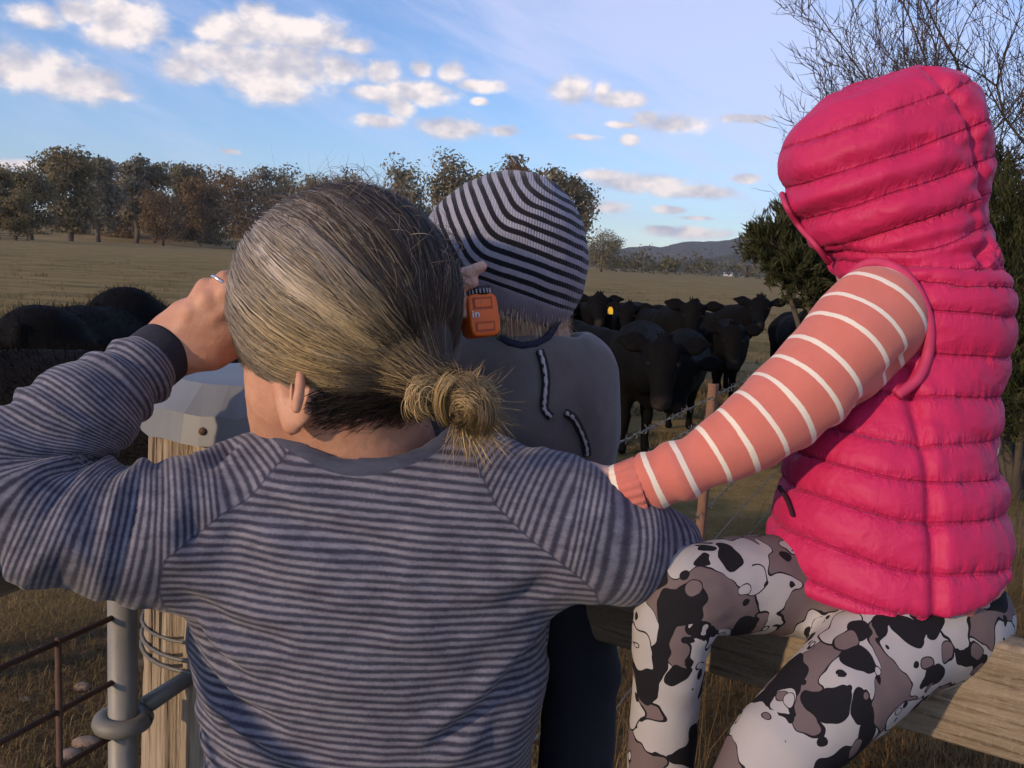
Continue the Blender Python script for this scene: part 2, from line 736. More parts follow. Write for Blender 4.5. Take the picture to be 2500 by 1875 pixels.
def mat_forest(t):
    pos = t.new('ShaderNodeNewGeometry').outputs['Position']
    n = t.noise(pos, 0.05, 5, 0.7)
    m = t.noise(pos, 0.004, 3, 0.5)
    c = t.mix(t.maprange(n, 0.32, 0.68), (0.028, 0.032, 0.024), (0.105, 0.105, 0.072))
    c = t.mix(t.maprange(m, 0.45, 0.7, 0, 0.6), c, (0.12, 0.085, 0.06))
    return {'Base Color': c, 'Roughness': 1.0, 'Specular IOR Level': 0.0, 'Normal': t.bump(n, 1.0, 12)}


def mat_paddock(t):
    pos = t.new('ShaderNodeNewGeometry').outputs['Position']
    n = t.noise(pos, 0.05, 5, 0.7)
    c = t.mix(t.maprange(n, 0.35, 0.7), (0.30, 0.22, 0.11), (0.17, 0.13, 0.06))
    return {'Base Color': c, 'Roughness': 1.0, 'Specular IOR Level': 0.0}


M_FOREST = material('eucalypt_forest', mat_forest)
hill('wooded_range', 4300, [(-1500, 560), (-400, 575), (300, 590), (900, 600), (1400, 618), (1500, 612), (1578, 608), (1640, 606), (1690, 599),
                            (1740, 598), (1781, 593), (1900, 570), (2100, 555), (2400, 590), (3000, 640), (4000, 690)], 900, 1 / 55, M_FOREST, 16, 4)
hill('wooded_foothill', 2300, [(-1500, 570), (-400, 590), (300, 605), (900, 625), (1400, 645), (1510, 640), (1600, 640), (1700, 638), (1780, 626),
                               (1850, 612), (2000, 600), (2300, 640), (2600, 690), (3500, 715)], 420, 1 / 28, M_FOREST, 9, 9)
hill('paddock_rise', 620, [(-1500, 500), (-300, 532), (100, 548), (300, 552), (500, 568), (700, 590), (900, 618), (1000, 632), (1500, 668), (2500, 725), (3500, 770)],
     230, 1 / 60, material('far_paddock', mat_paddock), 0.8, 14)


# ---- trees
def leaf_mat(name, c1, c2, c3):
    def b(t):
        r = t.attr('rnd')
        c = t.ramp(r, [(0.0, c1), (0.5, c2), (1.0, c3)])
        # leaves let some light through
        tr = t.new('ShaderNodeBsdfTranslucent')
        t.put(tr.inputs['Color'], c)
        mx = t.new('ShaderNodeMixShader')
        mx.inputs[0].default_value = 0.38
        out = [n for n in t.n if n.type == 'OUTPUT_MATERIAL'][0]
        t.l.new(t.bsdf.outputs[0], mx.inputs[1])
        t.l.new(tr.outputs[0], mx.inputs[2])
        t.l.new(mx.outputs[0], out.inputs[0])
        return {'Base Color': c, 'Roughness': 0.75, 'Specular IOR Level': 0.2}
    return material(name, b)


M_LEAF = [leaf_mat('gum_leaf_olive', (0.070, 0.066, 0.034), (0.165, 0.140, 0.070), (0.275, 0.220, 0.120)),
          leaf_mat('gum_leaf_russet', (0.080, 0.058, 0.028), (0.185, 0.125, 0.058), (0.28, 0.190, 0.092)),
          leaf_mat('gum_leaf_grey', (0.080, 0.080, 0.052), (0.180, 0.168, 0.108), (0.29, 0.25, 0.165))]


def mat_bark(t):
    c = t.new('ShaderNodeTexCoord').outputs['Object']
    n = t.noise(t.scalevec(c, (1, 1, 0.25)), 6, 5, 0.7)
    return {'Base Color': t.mix(n, (0.035, 0.027, 0.021), (0.16, 0.13, 0.105)), 'Roughness': 0.95, 'Normal': t.bump(n, 0.6, 0.03)}


M_BARK = material('tree_bark', mat_bark)


def quads_at(C, size, rng, aspect=0.45, updir=None, upw=0.0, face=None):
    """Random leaf quads (tri-free rhombs) at centres C."""
    n = len(C)
    d = rng.normal(size=(n, 3))
    if updir is not None:
        d = d / np.linalg.norm(d, axis=1, keepdims=True) * (1 - upw) + updir * upw
    d /= np.linalg.norm(d, axis=1, keepdims=True)
    if face is not None:                 # leaves hang with their blades turned outwards
        nf = face + rng.normal(size=(n, 3)) * 0.45
        nf /= np.linalg.norm(nf, axis=1, keepdims=True)
        d = d - nf * (d * nf).sum(1, keepdims=True)
        d /= np.linalg.norm(d, axis=1, keepdims=True)
        e = np.cross(nf, d)
    else:
        e = np.cross(d, rng.normal(size=(n, 3)))
    e /= np.linalg.norm(e, axis=1, keepdims=True)
    s = (size * rng.uniform(0.6, 1.4, n))[:, None]
    V = np.stack([C - d * s, C + e * s * aspect, C + d * s, C - e * s * aspect], 1).reshape(-1, 3)
    F = np.arange(4 * n).reshape(-1, 4)
    return V, F


def gum_tree(base, H, W, seed, mat, label, nclump=15, nleaf=7400, sparse=1.0, lean=0.0, low=0.28, stems=1):
    rng = np.random.default_rng(seed)
    b = Vector(base)
    root = empty('gum_tree', b, label, 'tree', 'trees along the far side of the paddock')
    wood = MB()
    cl = []
    tops = []
    for s in range(stems):
        off = Vector((rng.uniform(-0.3, 0.3) * stems, rng.uniform(-0.3, 0.3), 0)) if stems > 1 else Vector((0, 0, 0))
        ln = lean + (rng.uniform(-0.25, 0.25) if stems > 1 else 0)
        pts = [b + off + Vector((0, 0, -0.3))]
        for k in range(1, 7):
            f = k / 6
            pts.append(b + off + Vector((ln * H * f + rng.normal() * 0.02 * H, rng.normal() * 0.02 * H, H * 0.86 * f)))
        r0 = 0.022 * H + 0.06
        wood.tube(pts, [r0 * (1.25 - f * 1.1) for f in np.linspace(0, 1, 7)], 7)
        tops.append(pts)
    for k in range(nclump):
        f = (k + 0.5) / nclump
        z = low + (0.93 - low) * f
        # rounded crown, wide in the middle
        w = W * (0.35 + 0.75 * math.sin(PI * min(1, 0.12 + 0.80 * (z - low) / (1 - low))))
        a = k * 2.4 + rng.uniform(-0.6, 0.6)
        rr = w * math.sqrt(rng.uniform(0.1, 0.85)) * 0.85
        c = b + Vector((lean * H * z + rr * math.cos(a), rr * math.sin(a), H * z + rng.normal() * 0.03 * H))
        rad_ = max(W * rng.uniform(0.36, 0.56), 0.095 * H)
        cl.append((c, rad_))
        pts = tops[k % stems]
        st = pts[min(5, max(1, int(z * 6 * 0.72)))]
        md = st.lerp(c, 0.55) + Vector((0, 0, -0.04 * H))
        wood.tube([st, md, c + Vector((0, 0, rad_ * 0.3))], [0.009 * H + 0.03, 0.006 * H + 0.02, 0.02], 5)
    n_each = int(nleaf * sparse / nclump)
    C, R_, FN = [], [], []
    for c, r in cl:
        v = rng.normal(size=(n_each, 3))
        v /= np.linalg.norm(v, axis=1, keepdims=True)
        rr = r * rng.uniform(0.15, 1.05, n_each) ** 0.5
        # several sub-sprays make the clump ragged
        sub = rng.normal(size=(7, 3)) * 0.45
        q = v * rr[:, None] * np.array([1.05, 1.05, 0.72]) + sub[rng.integers(0, 7, n_each)] * r * 0.8
        C.append(np.array(c) + q)
        FN.append(q / (np.linalg.norm(q, axis=1, keepdims=True) + 1e-6))
        base_r = rng.uniform(0.42, 0.88)
        R_.append(np.clip(base_r + rng.normal(size=n_each) * 0.2, 0, 1))
    C = np.concatenate(C)
    R_ = np.concatenate(R_)
    C[:, 2] = np.maximum(C[:, 2], b.z + 0.10 * H)
    V, F = quads_at(C, 0.0195 * H + 0.04, rng, 0.5, face=np.concatenate(FN))
    wood.build('trunk', M_BARK, root)
    mesh_obj('crown', V, F, mat, root, smooth=False, attrs={'rnd': np.repeat(R_, 4)})
    return root


def tree_at(u, vt, hw, vb, seed, m, label, **kw):
    g = G(u, vb)
    d = (g - Vector((0, 0, CAM_Z))).dot(CAM_ROT @ Vector((0, 0, -1)))
    H = (vb - vt) / FPX * d
    W = hw / FPX * d
    return gum_tree((g.x, g.y, 0), H, W, seed, M_LEAF[m], label, **kw)


TREES = [
    (-8, 418, 42, 584, 0, 'dark gum tree cut by the left edge of the picture'),
    (78, 410, 62, 586, 0, 'round topped olive gum tree above the rail fence'),
    (40, 480, 38, 587, 0, 'low bushy gum beside the far rail fence'),
    (172, 366, 66, 589, 0, 'tallest gum tree of the left row'),
    (240, 386, 46, 591, 2, 'pale grey gum just right of the tallest tree'),
    (292, 436, 62, 593, 1, 'dark russet round gum left of two slim gums'),
    (336, 382, 30, 596, 2, 'slim sparse gum, left one of a close pair'),
    (374, 388, 28, 598, 0, 'slim sparse gum, right one of a close pair'),
    (398, 470, 52, 600, 1, 'low russet gum in front of the slim pair'),
    (456, 398, 56, 602, 0, 'upright gum with flat olive top'),
    (505, 440, 50, 605, 1, 'brown gum right of the flat topped one'),
    (580, 428, 66, 608, 1, 'broad orange brown gum left of the man\'s hair'),
    (672, 424, 60, 613, 2, 'grey gum behind the man\'s loose hair'),
    (760, 440, 60, 620, 0, 'gum hidden behind the top of the man\'s head'),
    (862, 430, 46, 626, 0, 'olive gum between the man\'s head and the sparse gum'),
    (992, 408, 66, 634, 2, 'tall see-through gum left of the striped beanie'),
    (1115, 402, 84, 640, 0, 'dense broad gum half behind the striped beanie'),
    (1258, 392, 66, 648, 1, 'russet topped gum rising above the striped beanie'),
    (1370, 428, 72, 655, 0, 'olive gum just right of the striped beanie'),
]
for i, (u, vt, hw, vb, m, lab) in enumerate(TREES):
    sparse = 0.62 if 'sparse' in lab or 'see-through' in lab else 1.15
    tree_at(u, vt, hw, vb, 100 + i * 7, m, lab, sparse=sparse, lean=random.uniform(-0.06, 0.06),
            low=0.17 if hw > 50 else 0.24, nclump=21 if hw > 45 else 14, stems=2 if i % 3 == 0 else 1)
for u_, vt_, hw_, m_, lab_ in ((-95, 420, 60, 1, 'russet gum just beyond the left edge of the picture'), (-210, 400, 66, 0, 'tall olive gum farther left, outside the picture'), (-330, 425, 62, 2, 'grey gum outside the picture at far left')):
    tree_at(u_, vt_, hw_, 583 + u_ * 0.05, 700 - u_, m_, lab_, nclump=21, low=0.17)
tree_at(1468, 572, 46, 664, 909, 2, 'small spreading gum at the end of the row near the hills', low=0.2, lean=0.02)


# ---- woodland beyond the paddock: too far to pick trees apart
def far_wood():
    rng = np.random.default_rng(5)
    C, R_ = [], []
    for k in range(95):
        u = rng.uniform(1480, 2300) if k % 3 else rng.uniform(-300, 1480)
        g = G(u, 0.0577 * (u - 1250) + 640 + rng.uniform(4.6, 8.5))
        d = g.length
        H = rng.uniform(5, 11) * (1.4 if rng.random() < 0.12 else 1.0)
        n = 130
        v = rng.normal(size=(n, 3)) * np.array([0.34, 0.34, 0.24]) * H
        C.append(np.array((g.x, g.y, H * 0.52)) + v)
        R_.append(np.clip(rng.uniform(0.1, 0.6) + rng.normal(size=n) * 0.15, 0, 1))
    C = np.concatenate(C)
    C[:, 2] = np.maximum(C[:, 2], 0.4)
    V, F = quads_at(C, 0.75, rng, 0.6)
    o = mesh_obj('far_woodland', V, F, M_LEAF[0], None, False, {'rnd': np.repeat(np.concatenate(R_), 4)})
    tag(o, 'dark belt of far trees at the foot of the hills', 'woodland', kind='stuff')


far_wood()
g = G(1777, 674.5)
fb = MB()
fb.box((g.x, g.y, 1.2), (7, 5, 2.4))
fb2 = MB()
fb2.add([(g.x - 4, g.y - 3, 2.4), (g.x + 4, g.y - 3, 2.4), (g.x + 4, g.y + 3, 2.4), (g.x - 4, g.y + 3, 2.4), (g.x - 4, g.y, 3.6), (g.x + 4, g.y, 3.6)],
        [(0, 1, 5, 4), (2, 3, 4, 5), (0, 4, 3), (1, 2, 5), (0, 3, 2, 1)])
fr = empty('farm_shed', (g.x, g.y, 0), 'tiny white farm shed far off below the hills', 'shed')
fb.build('wall', plain('white_shed_wall', (0.55, 0.53, 0.5), 0.7), fr, False)
fb2.build('roof', plain('shed_roof', (0.35, 0.34, 0.34), 0.5), fr, False)

# ---- weathered rail fence far on the left
M_GREYWOOD = plain('weathered_fence_wood', (0.15, 0.115, 0.085), 0.9, vary=0.4, scale=3)
fa, fbp = G(-40, 583.5), G(68, 588)
rf = empty('rail_fence', (fa.x, fa.y, 0), 'weathered post and rail fence at far left edge', 'fence')
for k in range(4):
    q = fa.lerp(fbp, k / 3)
    m = MB()
    m.box((q.x, q.y, 0.75), (0.26, 0.26, 1.7))
    m.build('post', M_GREYWOOD, rf, False)
for z in (0.45, 0.9, 1.35):
    m = MB()
    m.tube([(fa.x, fa.y - 0.2, z), (fbp.x, fbp.y - 0.2, z - 0.05)], 0.1, 6)
    m.build('rail', M_GREYWOOD, rf, False)


# ---- leafless tree behind the girl
def bare_tree():
    rng = random.Random(21)
    base = Vector((3.85, 7.3, 0))
    root = empty('bare_tree', base, 'leafless thicket-like tree of thin dark twigs behind the girl\'s hood', 'tree')
    def mb_(t):
        c = t.new('ShaderNodeTexCoord').outputs['Object']
        n = t.noise(c, 14, 4, 0.6)
        return {'Base Color': t.mix(n, (0.026, 0.018, 0.013), (0.085, 0.056, 0.040)), 'Roughness': 0.9}
    mt = material('twig_bark', mb_)
    big, fine = MB(), MB()

    def grow(p, d, L, r, depth):
        n = 5 if depth < 3 else 4
        pts, rr = [p.copy()], [r]
        q, dd = p.copy(), d.copy()
        nodes = []
        for k in range(n):
            dd = (dd + Vector((rng.gauss(0, 0.14), rng.gauss(0, 0.14), rng.gauss(0.05, 0.10)))).normalized()
            q = q + dd * (L / n)
            pts.append(q.copy())
            rr.append(r * (1 - 0.62 * (k + 1) / n))
            nodes.append((q.copy(), dd.copy(), rr[-1]))
        (big if depth < 2 else fine).tube(pts, rr, 6 if depth < 2 else (4 if depth < 4 else 3), depth < 2)
        if depth >= 4:
            return
        for k, (q, dd, rk) in enumerate(nodes):
            if depth == 0 and k < 1:
                continue
            nb = 1 if rng.random() < (0.72 if depth > 1 else 0.8) else 2
            for _ in range(nb):
                ax = dd.orthogonal().normalized()
                ax.rotate(Matrix.Rotation(rng.uniform(0, 2 * PI), 3, dd))
                an = rng.uniform(0.35, 0.85)
                nd = (dd * math.cos(an) + ax * math.sin(an) + Vector((0, 0, 0.12))).normalized()
                grow(q, nd, L * rng.uniform(0.36, 0.60), max(0.0030, rk * rng.uniform(0.55, 0.8)), depth + 1)
    stems = [(-0.40, 0.05, 1), (-0.30, -0.2, 1), (-0.18, 0.2, 1), (-0.1, -0.1, 1), (0.05, 0.15, 1), (0.14, -0.1, 1), (0.24, -0.15, 1), (0.36, 0.1, 1), (-0.02, 0.3, 1), (-0.22, 0.0, 1), (0.1, 0.0, 1)]
    for k, s in enumerate(stems):
        d = Vector((s[0], s[1], 1.15)).normalized()
        grow(base + Vector((s[0] * 0.8, s[1] * 0.8, 0)), d, rng.uniform(2.5, 3.1), rng.uniform(0.028, 0.042), 0)
    big.build('trunk', mt, root)
    fine.build('twigs', mt, root)['kind'] = 'stuff'


bare_tree()


# ---- cypress-like shrub
def shrub(name, lobes, base, seed, n, mat, label, size, stems, cat='shrub'):
    rng = np.random.default_rng(seed)
    root = empty(name, base, label, cat)
    w = MB()
    C, D, R_ = [], [], []
    tot = sum(r ** 2 for *_, r in lobes)
    for (u, v, d, r) in lobes:
        c = P(u, v, d)
        k = int(n * r * r / tot)
        # short twigs radiate out of each lobe and carry sprays
        nt = max(14, int(130 * r / 0.5))
        dirs = rng.normal(size=(nt, 3)) + np.array([-0.1, 0, 0.25])
        dirs /= np.linalg.norm(dirs, axis=1, keepdims=True)
        ln = r * rng.uniform(0.75, 1.3, nt)
        ti = rng.integers(0, nt, k)
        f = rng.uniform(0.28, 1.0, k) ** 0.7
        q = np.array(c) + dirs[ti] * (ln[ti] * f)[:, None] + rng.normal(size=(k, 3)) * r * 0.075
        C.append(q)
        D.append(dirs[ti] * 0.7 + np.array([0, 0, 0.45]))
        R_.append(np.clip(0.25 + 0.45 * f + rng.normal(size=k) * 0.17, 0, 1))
        for j in range(0, nt, 4):
            w.tube([c, c + Vector(dirs[j]) * ln[j] * 0.8], [0.007, 0.002], 4, False)
        w.tube([Vector(base), Vector(base).lerp(c, 0.5) + Vector((0, 0, -0.15)), c], [0.045, 0.03, 0.012], 6, False)
    C, D, R_ = np.concatenate(C), np.concatenate(D), np.concatenate(R_)
    keep = C[:, 2] > 0.05
    C, D, R_ = C[keep], D[keep], R_[keep]
    V, F = quads_at(C, size, rng, 0.16, D, 0.62)
    w.build('stem', M_BARK, root)
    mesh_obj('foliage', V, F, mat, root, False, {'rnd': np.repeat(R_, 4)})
    return root


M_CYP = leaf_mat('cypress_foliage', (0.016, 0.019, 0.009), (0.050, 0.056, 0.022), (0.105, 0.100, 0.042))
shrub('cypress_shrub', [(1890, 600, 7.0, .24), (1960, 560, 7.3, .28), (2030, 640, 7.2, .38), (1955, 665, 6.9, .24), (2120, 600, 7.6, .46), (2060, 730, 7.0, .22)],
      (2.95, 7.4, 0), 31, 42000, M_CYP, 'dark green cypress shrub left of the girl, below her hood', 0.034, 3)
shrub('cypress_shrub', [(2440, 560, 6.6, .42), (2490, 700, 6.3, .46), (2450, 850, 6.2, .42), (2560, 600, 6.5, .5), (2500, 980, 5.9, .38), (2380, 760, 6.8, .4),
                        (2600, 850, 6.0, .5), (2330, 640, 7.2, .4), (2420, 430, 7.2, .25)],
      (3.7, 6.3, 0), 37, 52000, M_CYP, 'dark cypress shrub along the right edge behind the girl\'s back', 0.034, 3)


# ---- grass
def grass(name, pts, lens, widths, lean, mat, label, seed, kind='stuff'):
    rng = np.random.default_rng(seed)
    n = len(pts)
    a = rng.uniform(0, 2 * PI, n)
    ln = lens * rng.uniform(0.5, 1.3, n)
    bend = lean * rng.uniform(0.2, 1.5, n) * ln
    dx, dy = np.cos(a), np.sin(a)
    wdir = np.stack([-dy, dx, np.zeros(n)], 1)
    d = np.stack([dx, dy, np.zeros(n)], 1)
    w = (widths * rng.uniform(0.6, 1.3, n))[:, None]
    mid = pts + d * (bend * 0.3)[:, None]
    mid[:, 2] += ln * 0.6
    tip = pts + d * bend[:, None]
    tip[:, 2] += np.sqrt(np.maximum(ln ** 2 - (bend * 0.7) ** 2, (0.25 * ln) ** 2))
    V = np.stack([pts - wdir * w, pts + wdir * w, mid + wdir * w * 0.75, mid - wdir * w * 0.75, tip + wdir * w * 0.1, tip - wdir * w * 0.1], 1).reshape(-1, 3)
    b = 6 * np.arange(n)[:, None]
    F = np.concatenate([b + np.array([[0, 1, 2, 3]]), b + np.array([[3, 2, 4, 5]])])
    r = np.clip(0.5 + 0.5 * vnoise(pts * np.array([1, 1, 0]), 1.1, 8, 2) + rng.normal(size=n) * 0.22, 0, 1)
    o = mesh_obj(name, V, F, mat, None, False, {'rnd': np.repeat(r, 6)})
    tag(o, label, 'grass', kind=kind)
    return o


def zarr(x, y):
    p = np.stack([x, y, np.zeros(len(x))], 1)
    return vnoise(p, 0.35, 3, 2) * 0.05 + vnoise(p, 2.2, 5, 2) * 0.018 - 0.025


def scatter(n, d0, d1, a0, a1, seed, thresh=None, clump=0.0):
    rng = np.random.default_rng(seed)
    r = np.sqrt(rng.uniform(d0 ** 2, d1 ** 2, n)) if d1 / d0 < 3 else np.exp(rng.uniform(math.log(d0), math.log(d1), n))
    a = np.radians(rng.uniform(a0, a1, n))
    x, y = r * np.sin(a), r * np.cos(a)
    if clump:
        m = rng.integers(0, max(1, n // 14), n)
        x, y = x[m] + rng.normal(size=n) * clump, y[m] + rng.normal(size=n) * clump
    p = np.stack([x, y, np.zeros(n)], 1)
    if thresh is not None:
        k = vnoise(p, 1.3, 42, 2) > thresh
        x, y = x[k], y[k]
    return np.stack([x, y, zarr(x, y)], 1)


M_STRAW = leaf_mat('dry_grass_blade', (0.075, 0.072, 0.026), (0.19, 0.135, 0.055), (0.36, 0.26, 0.125))
M_BROWNGRASS = leaf_mat('brown_grass_blade', (0.085, 0.055, 0.026), (0.20, 0.118, 0.050), (0.36, 0.235, 0.11))
grass('short_pasture_grass', scatter(120000, 1.6, 8.0, -42, 4, 1, -0.18), 0.042, 0.0016, 0.9, M_STRAW, 'short sparse grass on the soil beside the gate', 1)
grass('rank_dry_grass', scatter(90000, 1.1, 5.6, -3, 44, 2), 0.07, 0.0018, 1.1, M_BROWNGRASS, 'matted brown dry grass under the plank rail', 2)
grass('paddock_grass', np.concatenate([scatter(90000, 7.0, 24, -36, 36, 3, -0.35, 0.10), scatter(40000, 20, 80, -34, 34, 4, -0.1, 0.3)]), 0.05, 0.0045, 1.3,
      M_STRAW, 'low tussocky dry pasture across the paddock', 3)
tp = scatter(34000, 9.0, 75, -34, 34, 14, 0.02, 0.16)
grass('tussock_grass', tp, 0.13, 0.0075, 1.2, M_STRAW, 'coarser tussocks dotted over the grazed paddock', 9)
# tall straw along the wire fence
rng = np.random.default_rng(77)
f_ = rng.uniform(0.12, 1, 1500) ** 1.1
sx, sy = -0.25 + f_ * 2.3 + rng.normal(size=1500) * 0.13 + 0.12, 1.25 + f_ * 4.6 + rng.normal(size=1500) * 0.13
grass('tall_dry_grass', np.stack([sx, sy, zarr(sx, sy)], 1), 0.30, 0.0013, 0.6, M_BROWNGRASS, 'tall dry straw growing along the wire fence', 5)
sx, sy = rng.uniform(0.9, 3.4, 3000), rng.uniform(1.5, 5.8, 3000)
k_ = (sx > sy * 0.50)
sx, sy = sx[k_], sy[k_]
grass('tall_dry_grass', np.stack([sx, sy, zarr(sx, sy)], 1), 0.30, 0.0016, 0.8, M_BROWNGRASS, 'tall brown weeds behind the girl at the right edge', 6)


# ---- loose stones on the soil by the gate
M_STONE = plain('pale_brown_stone', (0.27, 0.19, 0.145), 0.9, vary=0.35, scale=40)
for (u, v, s, lab) in [(198, 1668, .030, 'pale pinkish stone beside the upright gate rod'), (208, 1810, .040, 'larger tan stone below the pinkish one'),
                       (172, 1838, .035, 'flat tan stone near the lower edge by the gate'), (60, 1700, .018, 'small brown stone left of the gate rod')]:
    g = G(u, v)
    rg = np.random.default_rng(int(u))
    Vv, Ff = Vol(s / 5).add(Ell((0, 0, 0), (s, s * 0.75, s * 0.5)), 0.001).build()
    Vv = Vv * (1 + 0.3 * vnoise(Vv, 0.9 / s, int(u), 2))[:, None] + np.array((g.x, g.y, ground_z(g.x, g.y) + s * 0.2))
    o = mesh_obj('stone', Vv, Ff, M_STONE)
    tag(o, lab, 'stone', 'loose stones by the gate')


# ---- air
def haze():
    mb = MB()
    mb.box((0, 2200, 199), (11000, 9000, 402))
    m = bpy.data.materials.new('thin_haze')
    m.use_nodes = True
    t = NT(m.node_tree)
    t.n.clear()
    out = t.new('ShaderNodeOutputMaterial')
    v = t.new('ShaderNodeVolumePrincipled')
    v.inputs['Color'].default_value = (0.80, 0.86, 1.0, 1)
    v.inputs['Density'].default_value = 0.000085
    v.inputs['Anisotropy'].default_value = 0.1
    t.l.new(v.outputs[0], out.inputs['Volume'])
    o = mb.build('haze', m, None, False)
    tag(o, 'thin bluish air over the far hills', 'haze', kind='stuff')


USE_HAZE = True
if USE_HAZE:
    haze()


# ================================================================== POST, GATE, PLANK, WIRE FENCE
def mat_postwood(t):
    c = t.new('ShaderNodeTexCoord').outputs['Object']
    g1 = t.noise(t.scalevec(c, (1, 1, 0.035)), 75, 6, 0.65, 0.3)
    g2 = t.noise(t.scalevec(c, (1, 1, 0.02)), 28, 4, 0.6, 0.5)
    a = t.mix(t.maprange(g2, 0.3, 0.7), (0.34, 0.265, 0.185), (0.47, 0.395, 0.295))
    a = t.mix(t.maprange(g1, 0.52, 0.40), a, (0.20, 0.145, 0.095))
    crack = t.maprange(g1, 0.41, 0.35)
    a = t.mix(crack, a, (0.045, 0.03, 0.022))
    h = t.math('SUBTRACT', t.math('MULTIPLY', g1, 1.0), t.math('MULTIPLY', crack, 0.6))
    return {'Base Color': a, 'Roughness': 0.9, 'Normal': t.bump(h, 0.9, 0.012), 'Specular IOR Level': 0.2}


def mat_galv(dark=1.0, rust=0.3):
    def f(t):
        c = t.new('ShaderNodeTexCoord').outputs['Object']
        n = t.noise(c, 16, 6, 0.65)
        r = t.noise(c, 7, 5, 0.7)
        a = t.mix(n, (0.24 * dark, 0.225 * dark, 0.195 * dark), (0.38 * dark, 0.355 * dark, 0.31 * dark))
        k = t.maprange(r, 0.66 - 0.25 * rust, 0.80 - 0.2 * rust)
        a = t.mix(k, a, (0.14, 0.07, 0.04))
        return {'Base Color': a, 'Metallic': t.math('SUBTRACT', 0.15, t.math('MULTIPLY', k, 0.12)), 'Roughness': t.maprange(n, 0.3, 0.7, 0.42, 0.65), 'Normal': t.bump(n, 0.25, 0.004)}
    return f


def mat_rust(t):
    c = t.new('ShaderNodeTexCoord').outputs['Object']
    n = t.noise(c, 60, 5, 0.7)
    return {'Base Color': t.mix(n, (0.045, 0.028, 0.022), (0.17, 0.085, 0.05)), 'Roughness': 0.75, 'Metallic': 0.25, 'Normal': t.bump(n, 0.4, 0.002)}


M_POST = material('bleached_post_wood', mat_postwood)
M_CAP = plain('galvanised_sheet', (0.205, 0.215, 0.225), 0.5, 0.25, vary=0.22, scale=9)
M_PIPE = material('galvanised_pipe', mat_galv(0.75, 0.15))
M_GREYSTEEL = material('grey_steel', mat_galv(0.55, 0.05))
M_ROD = material('rusty_rod', mat_rust)
M_WIRE = material('old_wire', mat_galv(0.5, 0.25))

POST_R = 0.128
pt = P(640, 1012, 1.08)                   # centre of the cap's lower rim
POST_TOP = pt.z
POST_LEAN = Vector((0.026, 0.0, 0))       # the top leans slightly to the right over its height
post_root = empty('strainer_post', (pt.x - POST_LEAN.x, pt.y, 0), 'thick bleached timber strainer post under a folded metal cap', 'post')


def post_axis(z):
    return Vector((pt.x - POST_LEAN.x * (1 - z / POST_TOP), pt.y, z))


